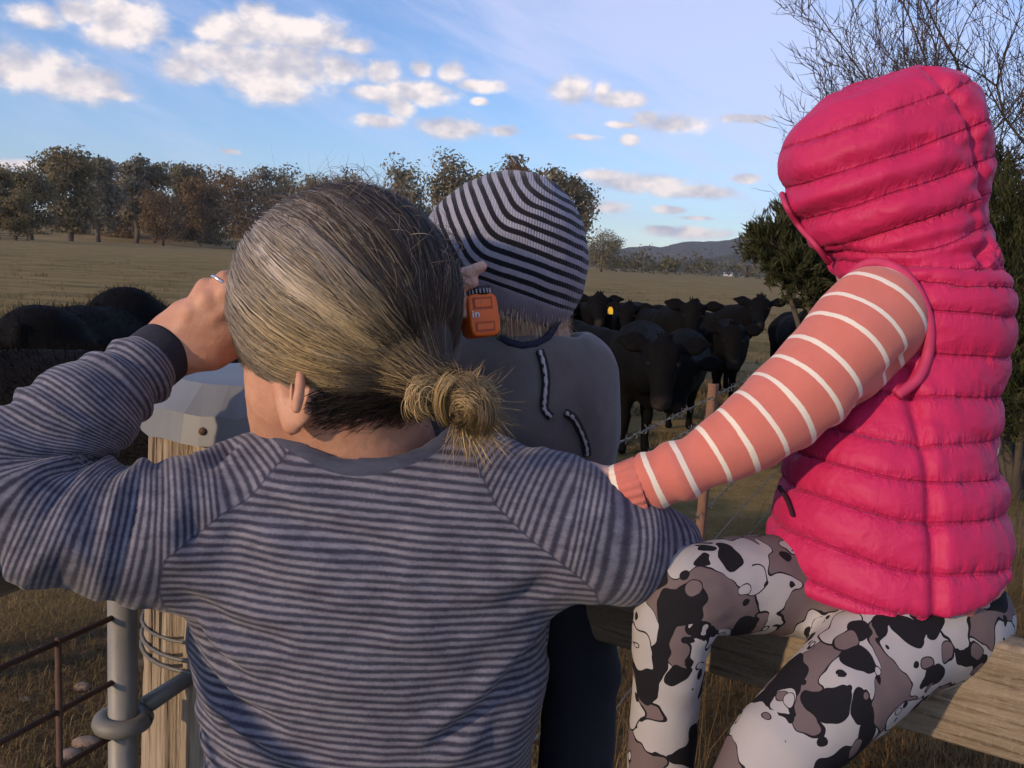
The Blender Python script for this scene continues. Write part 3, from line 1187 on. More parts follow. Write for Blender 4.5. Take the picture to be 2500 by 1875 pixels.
def build_post():
    n = 120
    zs = np.concatenate([[-0.3], np.linspace(0.0, POST_TOP + 0.006, 60)])
    V = []
    for z in zs:
        a = np.linspace(0, 2 * PI, n, endpoint=False)
        c = post_axis(z)
        q = np.stack([np.cos(a), np.sin(a), np.full(n, z * 0.12)], 1)
        r = POST_R * (1 + 0.018 * vnoise(q, 2.2, 4, 2)) - 0.0022 * np.maximum(0, vnoise(q * np.array([1, 1, 0.6]), 15, 9, 2)) * 2
        # deep drying checks
        for ca, w, dpt in ((-1.98, 0.05, 0.022), (-2.75, 0.02, 0.010), (-1.2, 0.035, 0.014), (-2.35, 0.015, 0.008), (2.2, 0.04, 0.015)):
            aa = (a - ca - 0.05 * math.sin(z * 5) + PI) % (2 * PI) - PI
            r = r - dpt * np.exp(-(aa / w) ** 2) * (1 if z < POST_TOP * 0.98 else 0.6)
        V.append(np.stack([c.x + r * np.cos(a), c.y + r * np.sin(a), np.full(n, z)], 1))
    top = np.array([[*post_axis(POST_TOP + 0.006)]])
    V = np.concatenate(V + [top])
    m = len(zs)
    F = []
    for j in range(m - 1):
        for k in range(n):
            F.append((j * n + k, j * n + (k + 1) % n, (j + 1) * n + (k + 1) % n, (j + 1) * n + k))
    for k in range(n):
        F.append(((m - 1) * n + k, (m - 1) * n + (k + 1) % n, m * n))
    mesh_obj('timber', V, F, M_POST, post_root)
    # folded sheet metal cap: flat top, sloping facets, skirt
    rng = random.Random(4)
    nf = 11
    prof = [(0.0, 0.052), (0.105, 0.050), (0.1325, 0.020), (0.1365, -0.012), (0.1355, -0.012), (0.1305, 0.018), (0.103, 0.047), (0.0, 0.049)]
    sub = 4
    N = nf * sub
    VV = []
    wob = [rng.uniform(-1, 1) for _ in range(N)]
    for i, (r, z) in enumerate(prof):
        for k in range(N):
            a = 2 * PI * k / N + 0.35
            f = (k % sub) / sub
            # straight facets between folds
            fl = math.cos(PI / nf) / math.cos((f - 0.5) * 2 * PI / nf)
            rr = r * (0.45 + 0.55 * fl / math.cos(PI / nf)) if r > 0 else 0
            VV.append(post_axis(POST_TOP + z + wob[k] * 0.0025 * (r > 0.12)) + Vector((math.cos(a) * rr, math.sin(a) * rr, 0)))
    FF = []
    for i in range(len(prof) - 1):
        for k in range(N):
            FF.append((i * N + k, i * N + (k + 1) % N, (i + 1) * N + (k + 1) % N, (i + 1) * N + k))
    cap = mesh_obj('metal_cap', np.array([tuple(v) for v in VV]), FF, M_CAP, post_root, False)
    dirn = (Vector((0, 0, 0)) - Vector((pt.x + 0.10, pt.y, 0))).normalized()
    for ang in (-0.38, 0.9, 2.3):
        d2 = Matrix.Rotation(ang, 3, 'Z') @ dirn
        c = post_axis(POST_TOP + 0.003) + d2 * 0.131
        MB().tube([c, c + d2 * 0.006], [0.0055, 0.004], 8).build('nail_head', M_ROD, cap)
    # tie wires round the post
    for dz, tilt, r in ((0.0, 0.05, 0.0024), (0.013, 0.045, 0.0022), (0.034, 0.08, 0.0018)):
        z0 = P(400, 1632, 1.0).z + dz
        pts = []
        for k in range(41):
            a = 2 * PI * k / 40
            c = post_axis(z0)
            pts.append((c.x + math.cos(a) * (POST_R + 0.003), c.y + math.sin(a) * (POST_R + 0.003), z0 + tilt * 0.12 * math.cos(a + 0.4)))
        MB().tube(pts, r, 6).build('tie_wire', M_WIRE, post_root)


build_post()

# ---- gate: pipe upright, top rail and a mesh of rusty rods
gA = P(338, 1495, 0.93)
gB = G(0, 1650, gA.z)
GDIR = (gB - gA)
GDIR.z = 0
GDIR.normalize()
pipe_top = P(312, 1300, 0.93)
GX = Vector((P(300, 1560, 0.93).x, P(300, 1560, 0.93).y, 0))
gate = empty('mesh_gate', GX, 'galvanised pipe gate filled with rusty rod mesh, swung open beside the post', 'gate')
GL = 2.3


def gpos(s, z):
    return GX + GDIR * s + Vector((0, 0, z))


Ztop, Zbot = P(310, 1300, 0.93).z, 0.20
MB().tube([gpos(0, Zbot), gpos(0, Ztop)], 0.0150, 20).build('hinge_stile', M_PIPE, gate)
MB().tube([gpos(GL, Zbot), gpos(GL, Ztop)], 0.0150, 14).build('latch_stile', M_PIPE, gate)
MB().tube([gpos(0, Ztop), gpos(GL, Ztop)], 0.0150, 14).build('top_rail', M_PIPE, gate)
MB().tube([gpos(0, Zbot), gpos(GL, Zbot)], 0.0150, 14).build('bottom_rail', M_PIPE, gate)
z1, z2, z3 = gA.z, P(320, 1660, 0.93).z, P(308, 1800, 0.93).z
zrods = [z1, z2, z3]
while zrods[-1] - 0.085 > Zbot + 0.03:
    zrods.append(zrods[-1] - 0.085)
for z in zrods:
    MB().tube([gpos(0.0, z), gpos(GL, z)], 0.0030, 8).build('rod', M_ROD, gate)
# upright rods: the first stands at u=142 on the upper rod
r0 = ray(142, 1580)
den = r0.x * GDIR.y - r0.y * GDIR.x
tt = (GX.x * GDIR.y - GX.y * GDIR.x) / den
s0 = (Vector((r0.x * tt, r0.y * tt, 0)) - GX).dot(GDIR)
k = 0
while s0 + k * 0.2 < GL - 0.02:
    MB().tube([gpos(s0 + k * 0.2, Zbot), gpos(s0 + k * 0.2, z1 + 0.004)], 0.0032, 8).build('upright_rod', M_ROD, gate)
    k += 1
zh = P(275, 1772, 0.93).z
hinge = MB()
ring = [gpos(0, zh) + Vector((math.cos(a) * 0.0215, math.sin(a) * 0.0215, 0)) for a in np.linspace(0, 2 * PI, 25)]
hinge.tube(ring, 0.0095, 10, False)
ho = hinge.build('gudgeon_ring', M_GREYSTEEL, gate)
end = post_axis(zh + 0.03) + Vector((-0.02, -0.1, 0))
st = gpos(0, zh) + (end - gpos(0, zh)).normalized() * 0.025
sd_ = MB()
sd_.tube([st, st.lerp(end, 0.5), end, end + Vector((0.03, 0.03, 0.006))], [0.0105, 0.0095, 0.009, 0.009], 10)
sd_.build('hinge_arm', M_GREYSTEEL, ho)
bc = post_axis(P(345, 1705, 0.98).z) + Vector((-0.118, -0.062, 0))
MB().tube([bc + Vector((0.04, 0.02, 0)), bc, bc + Vector((-0.012, -0.006, 0))], [0.006, 0.006, 0.0095], 8).build('bolt', M_GREYSTEEL, post_root)


# ---- plank rail the girl sits on
def mat_plank(t):
    c = t.new('ShaderNodeTexCoord').outputs['Object']
    ln = t.attr('along')
    ac = t.attr('across')
    cb = t.new('ShaderNodeCombineXYZ')
    t.put(cb.inputs[0], t.math('MULTIPLY', ln, 0.055))
    t.put(cb.inputs[1], ac)
    g1 = t.noise(cb.outputs[0], 150, 6, 0.7, 0.25)
    g2 = t.noise(cb.outputs[0], 45, 4, 0.6, 0.6)
    sp = t.noise(c, 190, 4, 0.7)
    a = t.mix(t.maprange(g2, 0.3, 0.7), (0.215, 0.165, 0.112), (0.34, 0.275, 0.20))
    a = t.mix(t.maprange(g1, 0.50, 0.36, 0, 0.85), a, (0.10, 0.068, 0.042))
    a = t.mix(t.maprange(sp, 0.5, 0.75, 0, 0.35), a, (0.46, 0.39, 0.29))
    return {'Base Color': a, 'Roughness': 0.9, 'Normal': t.bump(t.math('ADD', g1, t.math('MULTIPLY', sp, 0.3)), 0.8, 0.006), 'Specular IOR Level': 0.2}


M_PLANK = material('weathered_plank', mat_plank)


def build_plank():
    bl, br = P(1495, 1580, 1.0), P(2500, 1871, 0.80)
    zb = (bl.z + br.z) / 2
    d = (br - bl)
    d.z = 0
    d.normalize()
    nrm = Vector((d.y, -d.x, 0))               # towards the camera
    hgt, th = 0.108, 0.034
    a = bl - d * 0.46
    b = br + d * 0.75
    L = (b - a).length
    prof = [(0.0, 0.003), (0.0, hgt - 0.004), (-0.004, hgt), (-th + 0.004, hgt), (-th, hgt - 0.004), (-th, 0.003), (-th + 0.003, 0), (-0.003, 0)]
    dense = []
    for i in range(len(prof)):
        p0, p1 = prof[i], prof[(i + 1) % len(prof)]
        k = max(1, int(math.dist(p0, p1) / 0.006))
        for j in range(k):
            dense.append((p0[0] + (p1[0] - p0[0]) * j / k, p0[1] + (p1[1] - p0[1]) * j / k))
    n, m = len(dense), 120
    V, al, ac = [], [], []
    for i in range(m):
        s = L * i / (m - 1)
        c = a + d * s
        for (y, z) in dense:
            q = np.array([[s * 3, y * 60, z * 60]])
            w = float(vnoise(q, 1.0, 3, 2)[0]) * 0.0012
            V.append((c.x + nrm.x * (y + w), c.y + nrm.y * (y + w), zb + z + w + 0.002 * math.sin(s * 4)))
            al.append(s)
            ac.append(z + y)
    F = [(i * n + k, i * n + (k + 1) % n, (i + 1) * n + (k + 1) % n, (i + 1) * n + k) for i in range(m - 1) for k in range(n)]
    F += [tuple(range(n))[::-1], tuple((m - 1) * n + k for k in range(n))]
    o = mesh_obj('plank_rail', np.array(V), F, M_PLANK, None, True, {'along': al, 'across': ac})
    tag(o, 'weathered timber plank rail the girl sits on', 'rail')
    # the post that carries its far end
    e = a + d * (L - 0.12) - nrm * 0.10
    m2 = MB()
    m2.tube([(e.x, e.y, -0.2), (e.x, e.y, zb + 0.2)], 0.065, 20)
    o2 = m2.build('fence_post', M_POST)
    tag(o2, 'round timber post at the right end of the plank', 'post')
    return zb + hgt, d, nrm


PLANK_Z, PLANK_D, PLANK_N = build_plank()

# ---- barbed wire fence running away from the strainer post
WZ = 1.05
w0 = G(1502, 1056, WZ)
w1 = G(1860, 907, WZ)
WD = (w1 - w0)
WD.z = 0
WD.normalize()
wstart = post_axis(WZ) + WD * POST_R
wdir = (w1 - wstart)
wdir.z = 0
wlen = 14.0
wdir.normalize()
fence = empty('wire_fence', (wstart.x, wstart.y, 0), 'barbed wire fence running back from the strainer post past the cows', 'fence')


def barbed(z, sag, barbs=True, seed=0):
    rg = random.Random(seed)
    m = MB()
    n = 420
    def at(s):
        q = wstart + wdir * s
        return Vector((q.x, q.y, z - sag * math.sin(PI * (s % 3.2) / 3.2)))
    for ph in (0, PI):
        pts = []
        for i in range(n):
            s = wlen * (i / (n - 1)) ** 1.35
            a = s * 2 * PI / 0.055 + ph
            c = at(s)
            pts.append(c + Vector((-wdir.y * math.cos(a), wdir.x * math.cos(a), math.sin(a))) * 0.0021)
        m.tube(pts, 0.0016, 4, False)
    w = m.build('wire', M_WIRE, fence)
    if barbs:
        b = MB()
        s = 0.1
        while s < 9:
            c = at(s)
            for j in range(2):
                d = Vector((rg.gauss(0, 1), rg.gauss(0, 1), rg.gauss(0, 1)))
                d = (d - wdir * d.dot(wdir) * 0.6).normalized()
                b.tube([c - d * 0.016, c + d * 0.016], [0.0006, 0.0016], 4, False)
            b.tube([c - wdir * 0.006, c + wdir * 0.006], 0.0042, 6, False)
            s += rg.uniform(0.085, 0.115)
        b.build('barbs', M_WIRE, w)['kind'] = 'stuff'


for i, (z, sg, bb) in enumerate([(WZ, 0.012, True), (0.972, 0.014, True), (0.925, 0.01, False), (0.78, 0.01, False), (0.60, 0.01, True), (0.42, 0.01, False), (0.22, 0.01, False)]):
    barbed(z, sg, bb, i)
M_PICKET = plain('rusty_picket', (0.20, 0.105, 0.068), 0.8, 0.1, vary=0.35, scale=40)
pk = G(1777, 941, 1.09)
s_p = (Vector((pk.x, pk.y, 0)) - Vector((wstart.x, wstart.y, 0))).dot(wdir)
for k, s in enumerate([s_p, s_p + 3.2, s_p + 6.4]):
    q = wstart + wdir * s
    m = MB()
    side = Vector((-wdir.y, wdir.x, 0))
    for a in (0, 2 * PI / 3, 4 * PI / 3):        # three-bladed star section
        dd = Vector((math.sin(a), -math.cos(a), 0))
        R_ = Matrix((( dd.x, -dd.y, 0), (dd.y, dd.x, 0), (0, 0, 1)))
        m.box((q.x + dd.x * 0.011, q.y + dd.y * 0.011, 0.42), (0.022, 0.005, 1.34), R_)
    m.build('star_picket', M_PICKET, fence, False)


# ================================================================== PEOPLE
class Half:
    """Half space n.(x-p) < 0, used inside the given bounds."""
    def __init__(self, p, n, lo, hi):
        self.p = np.array(tuple(p), dtype=np.float32)
        self.n = np.array(Vector(n).normalized(), dtype=np.float32)
        self.lo, self.hi = np.array(tuple(lo), dtype=np.float32), np.array(tuple(hi), dtype=np.float32)

    def __call__(self, X):
        return (X - self.p) @ self.n


def around(c, r):
    c = Vector(c)
    return c - Vector((r, r, r)), c + Vector((r, r, r))


def surf(V, u, v, tol=0.006):
    """Nearest mesh vertex along the line of sight through u, v (to lay seams on a built surface)."""
    r = np.array(ray(u, v).normalized())
    q = V - np.array([0, 0, CAM_Z])
    t_ = q @ r
    dist = np.linalg.norm(q - t_[:, None] * r, axis=1)
    k = np.where(dist < tol)[0]
    if len(k) == 0:
        k = np.array([np.argmin(dist)])
    j = k[np.argmin(t_[k])]
    return Vector((np.array([0, 0, CAM_Z]) + r * t_[j]).tolist())


def seam_tube(V, pts, n, r, lift=0.0):
    P3 = [surf(V, u, v) for u, v in pts]
    # Catmull-Rom resample
    out = []
    for i in range(len(P3) - 1):
        p0, p1, p2, p3 = P3[max(0, i - 1)], P3[i], P3[i + 1], P3[min(len(P3) - 1, i + 2)]
        for j in range(n):
            t_ = j / n
            out.append(0.5 * ((2 * p1) + (p2 - p0) * t_ + (2 * p0 - 5 * p1 + 4 * p2 - p3) * t_ ** 2 + (3 * p1 - p0 - 3 * p2 + p3) * t_ ** 3))
    out.append(P3[-1])
    out = [p + (Vector((0, 0, CAM_Z)) - p).normalized() * lift for p in out]
    return out


def fabric_bump(t, scale, strength, dist=0.0015):
    c = t.new('ShaderNodeTexCoord').outputs['Object']
    n = t.noise(c, scale, 3, 0.6)
    return t.bump(n, strength, dist)


def mat_skin(c1, c2):
    def f(t):
        c = t.new('ShaderNodeTexCoord').outputs['Object']
        n = t.noise(c, 28, 5, 0.6)
        m = t.noise(c, 170, 3, 0.6)
        return {'Base Color': t.mix(t.maprange(t.noise(c, 70, 4, 0.7), 0.42, 0.75, 0, 0.55), t.mix(t.maprange(n, 0.3, 0.7), c1, c2), (c1[0] * 0.92, c1[1] * 0.72, c1[2] * 0.7)), 'Roughness': 0.6, 'Subsurface Weight': 0.06, 'Subsurface Radius': (0.012, 0.005, 0.003),
                'Subsurface Scale': 1.0, 'Normal': t.bump(t.math('ADD', n, t.math('MULTIPLY', m, 0.5)), 0.45, 0.002)}
    return f


M_SKIN_MAN = material('weathered_skin', mat_skin((0.52, 0.25, 0.155), (0.62, 0.335, 0.215)))
M_SKIN_KID = material('child_skin', mat_skin((0.60, 0.36, 0.27), (0.70, 0.46, 0.36)))


def head_frame(fwd, up):
    f = Vector(fwd).normalized()
    u = Vector(up)
    l = u.cross(f).normalized()          # the person's left
    u = f.cross(l).normalized()
    return f, l, u


def add_face(vol, c, f, l, u, s):
    """Brows, nose, lips, chin and cheeks; s scales an adult face (skull half length 0.1)."""
    c = Vector(c)
    at = lambda a, b, d: c + (f * a + l * b + u * d) * s
    vol.add(Ell(at(0.045, 0, -0.055), (0.052 * s, 0.052 * s, 0.06 * s)), 0.03 * s)
    vol.add(Chain([at(0.092, 0, 0.004), at(0.106, 0, -0.022), at(0.112, 0, -0.036)], [0.007 * s, 0.010 * s, 0.0125 * s]), 0.012 * s)
    for q in (-1, 1):
        vol.add(Chain([at(0.088, 0.012 * q, 0.014), at(0.080, 0.040 * q, 0.014)], [0.009 * s, 0.008 * s]), 0.010 * s)
        vol.add(Ell(at(0.074, 0.035 * q, -0.035), (0.02 * s, 0.022 * s, 0.02 * s)), 0.02 * s)
        vol.add(Ell(at(0.100, 0.011 * q, -0.041), (0.008 * s, 0.008 * s, 0.007 * s)), 0.006 * s)
        vol.sub(Ell(at(0.096, 0.032 * q, -0.002), (0.012 * s, 0.014 * s, 0.008 * s)), 0.008 * s)
    vol.add(Chain([at(0.090, -0.018, -0.066), at(0.098, 0, -0.063), at(0.090, 0.018, -0.066)], [0.005 * s, 0.0065 * s, 0.005 * s]), 0.006 * s)
    vol.add(Chain([at(0.088, -0.015, -0.077), at(0.095, 0, -0.077), at(0.088, 0.015, -0.077)], [0.005 * s, 0.007 * s, 0.005 * s]), 0.006 * s)
    vol.add(Ell(at(0.078, 0, -0.100), (0.022 * s, 0.026 * s, 0.02 * s)), 0.02 * s)


def eyes(parent, c, f, l, u, s):
    c = Vector(c)
    M_E = plain('eye_white', (0.75, 0.72, 0.68), 0.2)
    M_I = plain('iris', (0.06, 0.08, 0.09), 0.15)
    for q in (-1, 1):
        e = c + (f * 0.083 + l * 0.032 * q + u * -0.002) * s
        V, F = Vol(0.0022 * s).add(Ell(e, (0.0115 * s,) * 3), 0.001).build()
        eo = mesh_obj('eye', V, F, M_E, parent)
        i_ = e + f * 0.0095 * s
        V, F = Vol(0.0012 * s).add(Ell(i_, (0.0045 * s,) * 3), 0.001).build()
        mesh_obj('iris', V, F, M_I, eo)


def finger(vol, pts, r0, r1, k=0.006):
    n = len(pts)
    vol.add(Chain(pts, [r0 + (r1 - r0) * i / (n - 1) for i in range(n)]), k)


# ------------------------------------------------------------------ the man
MAN_FOOT = Vector((P(900, 1700, 0.86).x, P(900, 1700, 0.86).y, 0))
man = empty('person', MAN_FOOT, 'long-haired person in a blue striped jumper, seen from behind, one arm raised', 'person')


def mat_stripes(t):
    st_t, st_l, st_r = t.attr('st_torso'), t.attr('st_left'), t.attr('st_right')
    rl, rr = t.attr('reg_left'), t.attr('reg_right')
    c = t.new('ShaderNodeTexCoord').outputs['Object']
    st = t.math('ADD', t.math('MULTIPLY', t.math('GREATER_THAN', rl, 0.0), t.math('SUBTRACT', st_l, st_t)), st_t)
    st = t.math('ADD', t.math('MULTIPLY', t.math('GREATER_THAN', rr, 0.0), t.math('SUBTRACT', st_r, st)), st)
    wob = t.noise(c, 34, 3, 0.6)
    ph = t.math('ADD', t.math('MULTIPLY', st, 2 * PI / 0.0071), t.math('MULTIPLY', wob, 1.1))
    s = t.math('SINE', ph)
    fuzz = t.noise(t.scalevec(c, (1, 1, 1)), 420, 3, 0.7)
    heather = t.maprange(t.noise(t.scalevec(c, (0.35, 1, 1)), 95, 4, 0.7), 0.28, 0.72)
    s = t.math('ADD', s, t.math('MULTIPLY', t.math('SUBTRACT', fuzz, 0.5), 1.9))
    k = t.maprange(s, -0.95, 1.0, 0, 1, True)
    dark = t.mix(heather, (0.026, 0.026, 0.044), (0.064, 0.064, 0.096))
    light = t.mix(heather, (0.115, 0.113, 0.150), (0.265, 0.256, 0.300))
    a = t.mix(k, dark, light)
    seam = t.math('MINIMUM', t.math('ABSOLUTE', rl), t.math('ABSOLUTE', rr))
    a = t.mix(t.maprange(seam, 0.0, 0.0022, 0.75, 0), a, (0.035, 0.037, 0.07))
    col = t.attr('collar')
    cc = t.mix(heather, (0.040, 0.046, 0.075), (0.085, 0.092, 0.13))
    a = t.mix(t.maprange(col, -0.0004, 0.0004), a, cc)
    h = t.math('ADD', t.math('MULTIPLY', fuzz, 0.7), t.math('MULTIPLY', k, 0.35))
    return {'Base Color': a, 'Roughness': 0.95, 'Specular IOR Level': 0.1, 'Sheen Weight': 0.15, 'Normal': t.bump(h, 0.35, 0.0015)}


M_SHIRT = material('striped_knit', mat_stripes)


def flat_len(c):
    return float(np.linalg.norm(np.diff(c.p, axis=0), axis=1).sum())


def build_man_shirt():
    vol = Vol(0.0042)
    vol.add(Ell(P(915, 1440, 0.875), (0.178, 0.112, 0.20)), 0.03)
    vol.add(Ell(P(905, 1800, 0.90), (0.158, 0.108, 0.20)), 0.08)
    vol.add(Ell(P(900, 2100, 0.93), (0.172, 0.118, 0.14)), 0.06)
    yoke = Chain([P(560, 1278, 0.845), P(720, 1252, 0.845), P(900, 1236, 0.85), P(1140, 1228, 0.85), P(1360, 1258, 0.855)], [0.050, 0.054, 0.058, 0.055, 0.050])
    vol.add(yoke, 0.035)
    # shoulder blades
    vol.add(Ell(P(680, 1370, 0.80), (0.062, 0.030, 0.072)), 0.05)
    vol.add(Ell(P(1150, 1370, 0.81), (0.066, 0.030, 0.072)), 0.05)
    left = Chain([P(575, 1282, 0.84), P(430, 1306, 0.81), P(290, 1300, 0.79), P(130, 1272, 0.765), P(0, 1222, 0.755), P(-30, 1180, 0.76), P(60, 1120, 0.78),
                  P(200, 1012, 0.81), P(320, 922, 0.85), P(388, 868, 0.875)],
                 [0.060, 0.066, 0.059, 0.052, 0.047, 0.046, 0.046, 0.041, 0.034, 0.029])
    right = Chain([P(1330, 1290, 0.85), P(1420, 1318, 0.84), P(1520, 1335, 0.845), P(1606, 1348, 0.875), P(1590, 1345, 0.95), P(1520, 1320, 1.04), P(1430, 1290, 1.12)],
                  [0.064, 0.062, 0.053, 0.043, 0.043, 0.038, 0.031])
    vol.add(left, 0.035)
    vol.add(right, 0.035)
    # neck opening
    nk = P(905, 1120, 0.87)
    hole = Ell(P(905, 1068, 0.855) + Vector((0, 0.004, 0.010)), (0.084, 0.076, 0.056))
    vol.sub(hole, 0.010)
    for q in ((388, 868, 0.875),):
        e = P(*q)
        d = (P(388, 868, 0.875) - P(320, 922, 0.85)).normalized()
        vol.sub(Half(e + d * 0.010, -d, *around(e, 0.05)), 0.002)
    # hem
    zb = 0.80
    vol.sub(Half((0, 0, zb), (0, 0, 1), (-0.4, 0.4, 0.5), (0.3, 1.3, zb + 0.01)), 0.004)
    V, F = vol.build()
    V = relax(V, F, 2)
    N = vnormals(V, F)
    dl, sl = left.param(V)[0], left.arc(V)
    dr, sr = right.param(V)[0], right.arc(V)
    # raglan seams as x over height on either side
    def seam_x(pts, d):
        q = sorted(((P(u, v, d).z, P(u, v, d).x) for u, v in pts))
        return [a for a, _ in q], [b for _, b in q]
    zl, xl = seam_x([(735, 1060), (700, 1112), (624, 1200), (505, 1284), (440, 1335), (412, 1420), (405, 1520)], 0.78)
    zr, xr = seam_x([(1130, 1060), (1160, 1130), (1210, 1220), (1290, 1300), (1400, 1390), (1455, 1450), (1480, 1540)], 0.79)
    reg_l = np.interp(V[:, 2], zl, xl) - V[:, 0]
    reg_r = V[:, 0] - np.interp(V[:, 2], zr, xr)
    reg_l = np.where(V[:, 2] < zl[0] + 0.002, -0.02 + 0 * reg_l, reg_l) if False else reg_l
    low_l = V[:, 2] < zl[0]
    reg_l[low_l & (sl < 0.02)] = -0.03
    low_r = V[:, 2] < zr[0]
    reg_r[low_r & (sr < 0.02)] = -0.03
    # the torso never counts as sleeve below the armpits
    tor = Ell(P(905, 1800, 0.90), (0.170, 0.118, 0.26))(V)
    body_only = (V[:, 2] < zl[0] - 0.005) & (tor < 0.02)
    reg_l[body_only] = -0.03
    body_only = (V[:, 2] < zr[0] - 0.005) & (tor < 0.02)
    reg_r[body_only] = -0.03
    # creases and folds
    w_l = sstep(-0.03, 0.05, reg_l) * sstep(0.03, 0.0, dl)
    w_r = sstep(-0.03, 0.05, reg_r) * sstep(0.03, 0.0, dr)
    qs = np.stack([sl * 40, V[:, 0] * 7 + V[:, 2] * 4, V[:, 1] * 9 + V[:, 2] * 5], 1)
    ql = vnoise(qs, 1.0, 21, 2)
    qr = vnoise(np.stack([sr * 30, V[:, 0] * 8, V[:, 1] * 9 + V[:, 2] * 8], 1), 1.0, 22, 2)
    fold_l = 1 - np.abs(ql) * 2.4
    fold_r = 1 - np.abs(qr) * 2.4
    disp = 0.0095 * w_l * fold_l * (0.6 + 0.4 * sstep(0.05, 0.14, sl)) * (1 - 0.45 * sstep(0.30, 0.38, sl)) + 0.0040 * w_r * fold_r
    # fold at the back of the left shoulder / armpit
    ax = Chain([P(560, 1110, 0.82), P(505, 1190, 0.79), P(470, 1300, 0.76)], [0.0, 0.0, 0.0])
    da = ax.param(V)[0]
    disp -= 0.010 * np.exp(-(da / 0.009) ** 2)
    disp += 0.005 * np.exp(-((da - 0.02) / 0.012) ** 2)
    wt = 1 - np.maximum(w_l, w_r)
    # drag lines over the back: from the armpits towards the waist
    q = np.stack([(V[:, 0] * 0.55 + V[:, 2] * 1.0) * 16, V[:, 0] * 5, V[:, 1] * 3], 1)
    q2 = np.stack([(-V[:, 0] * 0.6 + V[:, 2] * 1.0) * 13, V[:, 0] * 4, V[:, 1] * 3], 1)
    disp += wt * (0.0075 * vnoise(q, 1.0, 31, 2) + 0.0070 * vnoise(q2, 1.0, 33, 2) + 0.0028 * vnoise(V, 26, 35, 2))
    # bunching low on the left side
    side = sstep(-0.10, -0.20, V[:, 0]) * sstep(1.12, 0.98, V[:, 2])
    disp += wt * side * 0.006 * np.sin(V[:, 2] * 190 + V[:, 0] * 60)
    # single drag creases: (points, width, depth)
    for pts, wd, dp in (([(1460, 1530), (1330, 1640), (1150, 1790), (1000, 1875)], 0.010, 0.007), ([(1440, 1620), (1300, 1730), (1130, 1875)], 0.012, 0.006),
                        ([(430, 1500), (520, 1600), (640, 1680)], 0.009, 0.007), ([(470, 1660), (560, 1740), (720, 1790)], 0.010, 0.007), ([(420, 1440), (560, 1520), (760, 1560)], 0.011, 0.005),
                        ([(620, 1215), (760, 1270), (1000, 1350)], 0.012, 0.0045), ([(480, 1770), (570, 1830), (700, 1860)], 0.008, 0.006), ([(1380, 1400), (1280, 1480), (1120, 1520)], 0.011, 0.004)):
        ch = Chain([P(u, v, 0.775) for u, v in pts], [0.0] * len(pts))
        q = V.copy()
        cp = ch.p.copy()
        flat = Chain([(a[0], 0.0, a[2]) for a in cp], [0.0] * len(cp))
        dist, s_ = flat.param(np.stack([q[:, 0], np.zeros(len(q), dtype=np.float32), q[:, 2]], 1).astype(np.float32))
        endf = sstep(0, 0.03, s_) * sstep(0, 0.05, flat_len(flat) - s_)
        bk = (N[:, 1] < 0)
        disp -= wt * bk * 1.35 * dp * endf * (np.exp(-(dist / wd) ** 2) - 0.55 * np.exp(-((dist - wd * 1.7) / wd) ** 2))
    V2 = V + N * disp[:, None]
    # collar band: a ring round the neck
    col = 0.0165 - hole(V2) + 0.0015 * vnoise(V2, 20, 2, 1)
    col = np.where(np.abs(V2[:, 0] - nk.x) < 0.12, col, -0.01)
    V2 = V2 + N * (0.0020 * sstep(-0.0005, 0.0015, col))[:, None]
    st_t = V2[:, 2] + 0.055 * V2[:, 0] + 0.0 * V2[:, 1]
    o = mesh_obj('jumper', V2, F, M_SHIRT, man, True, {'st_torso': st_t, 'st_left': sl * 1.3, 'st_right': sr * 1.3, 'reg_left': reg_l, 'reg_right': reg_r, 'collar': col})
    o['label'] = 'blue and grey striped raglan jumper'
    return V2, F


MAN_V, MAN_F = build_man_shirt()

# head axes: face turned left and away
MF, ML, MU = head_frame((-0.50, 0.85, -0.20), (0.02, 0.25, 1.0))
MHC = P(834, 768, 0.835)                 # centre of the skull


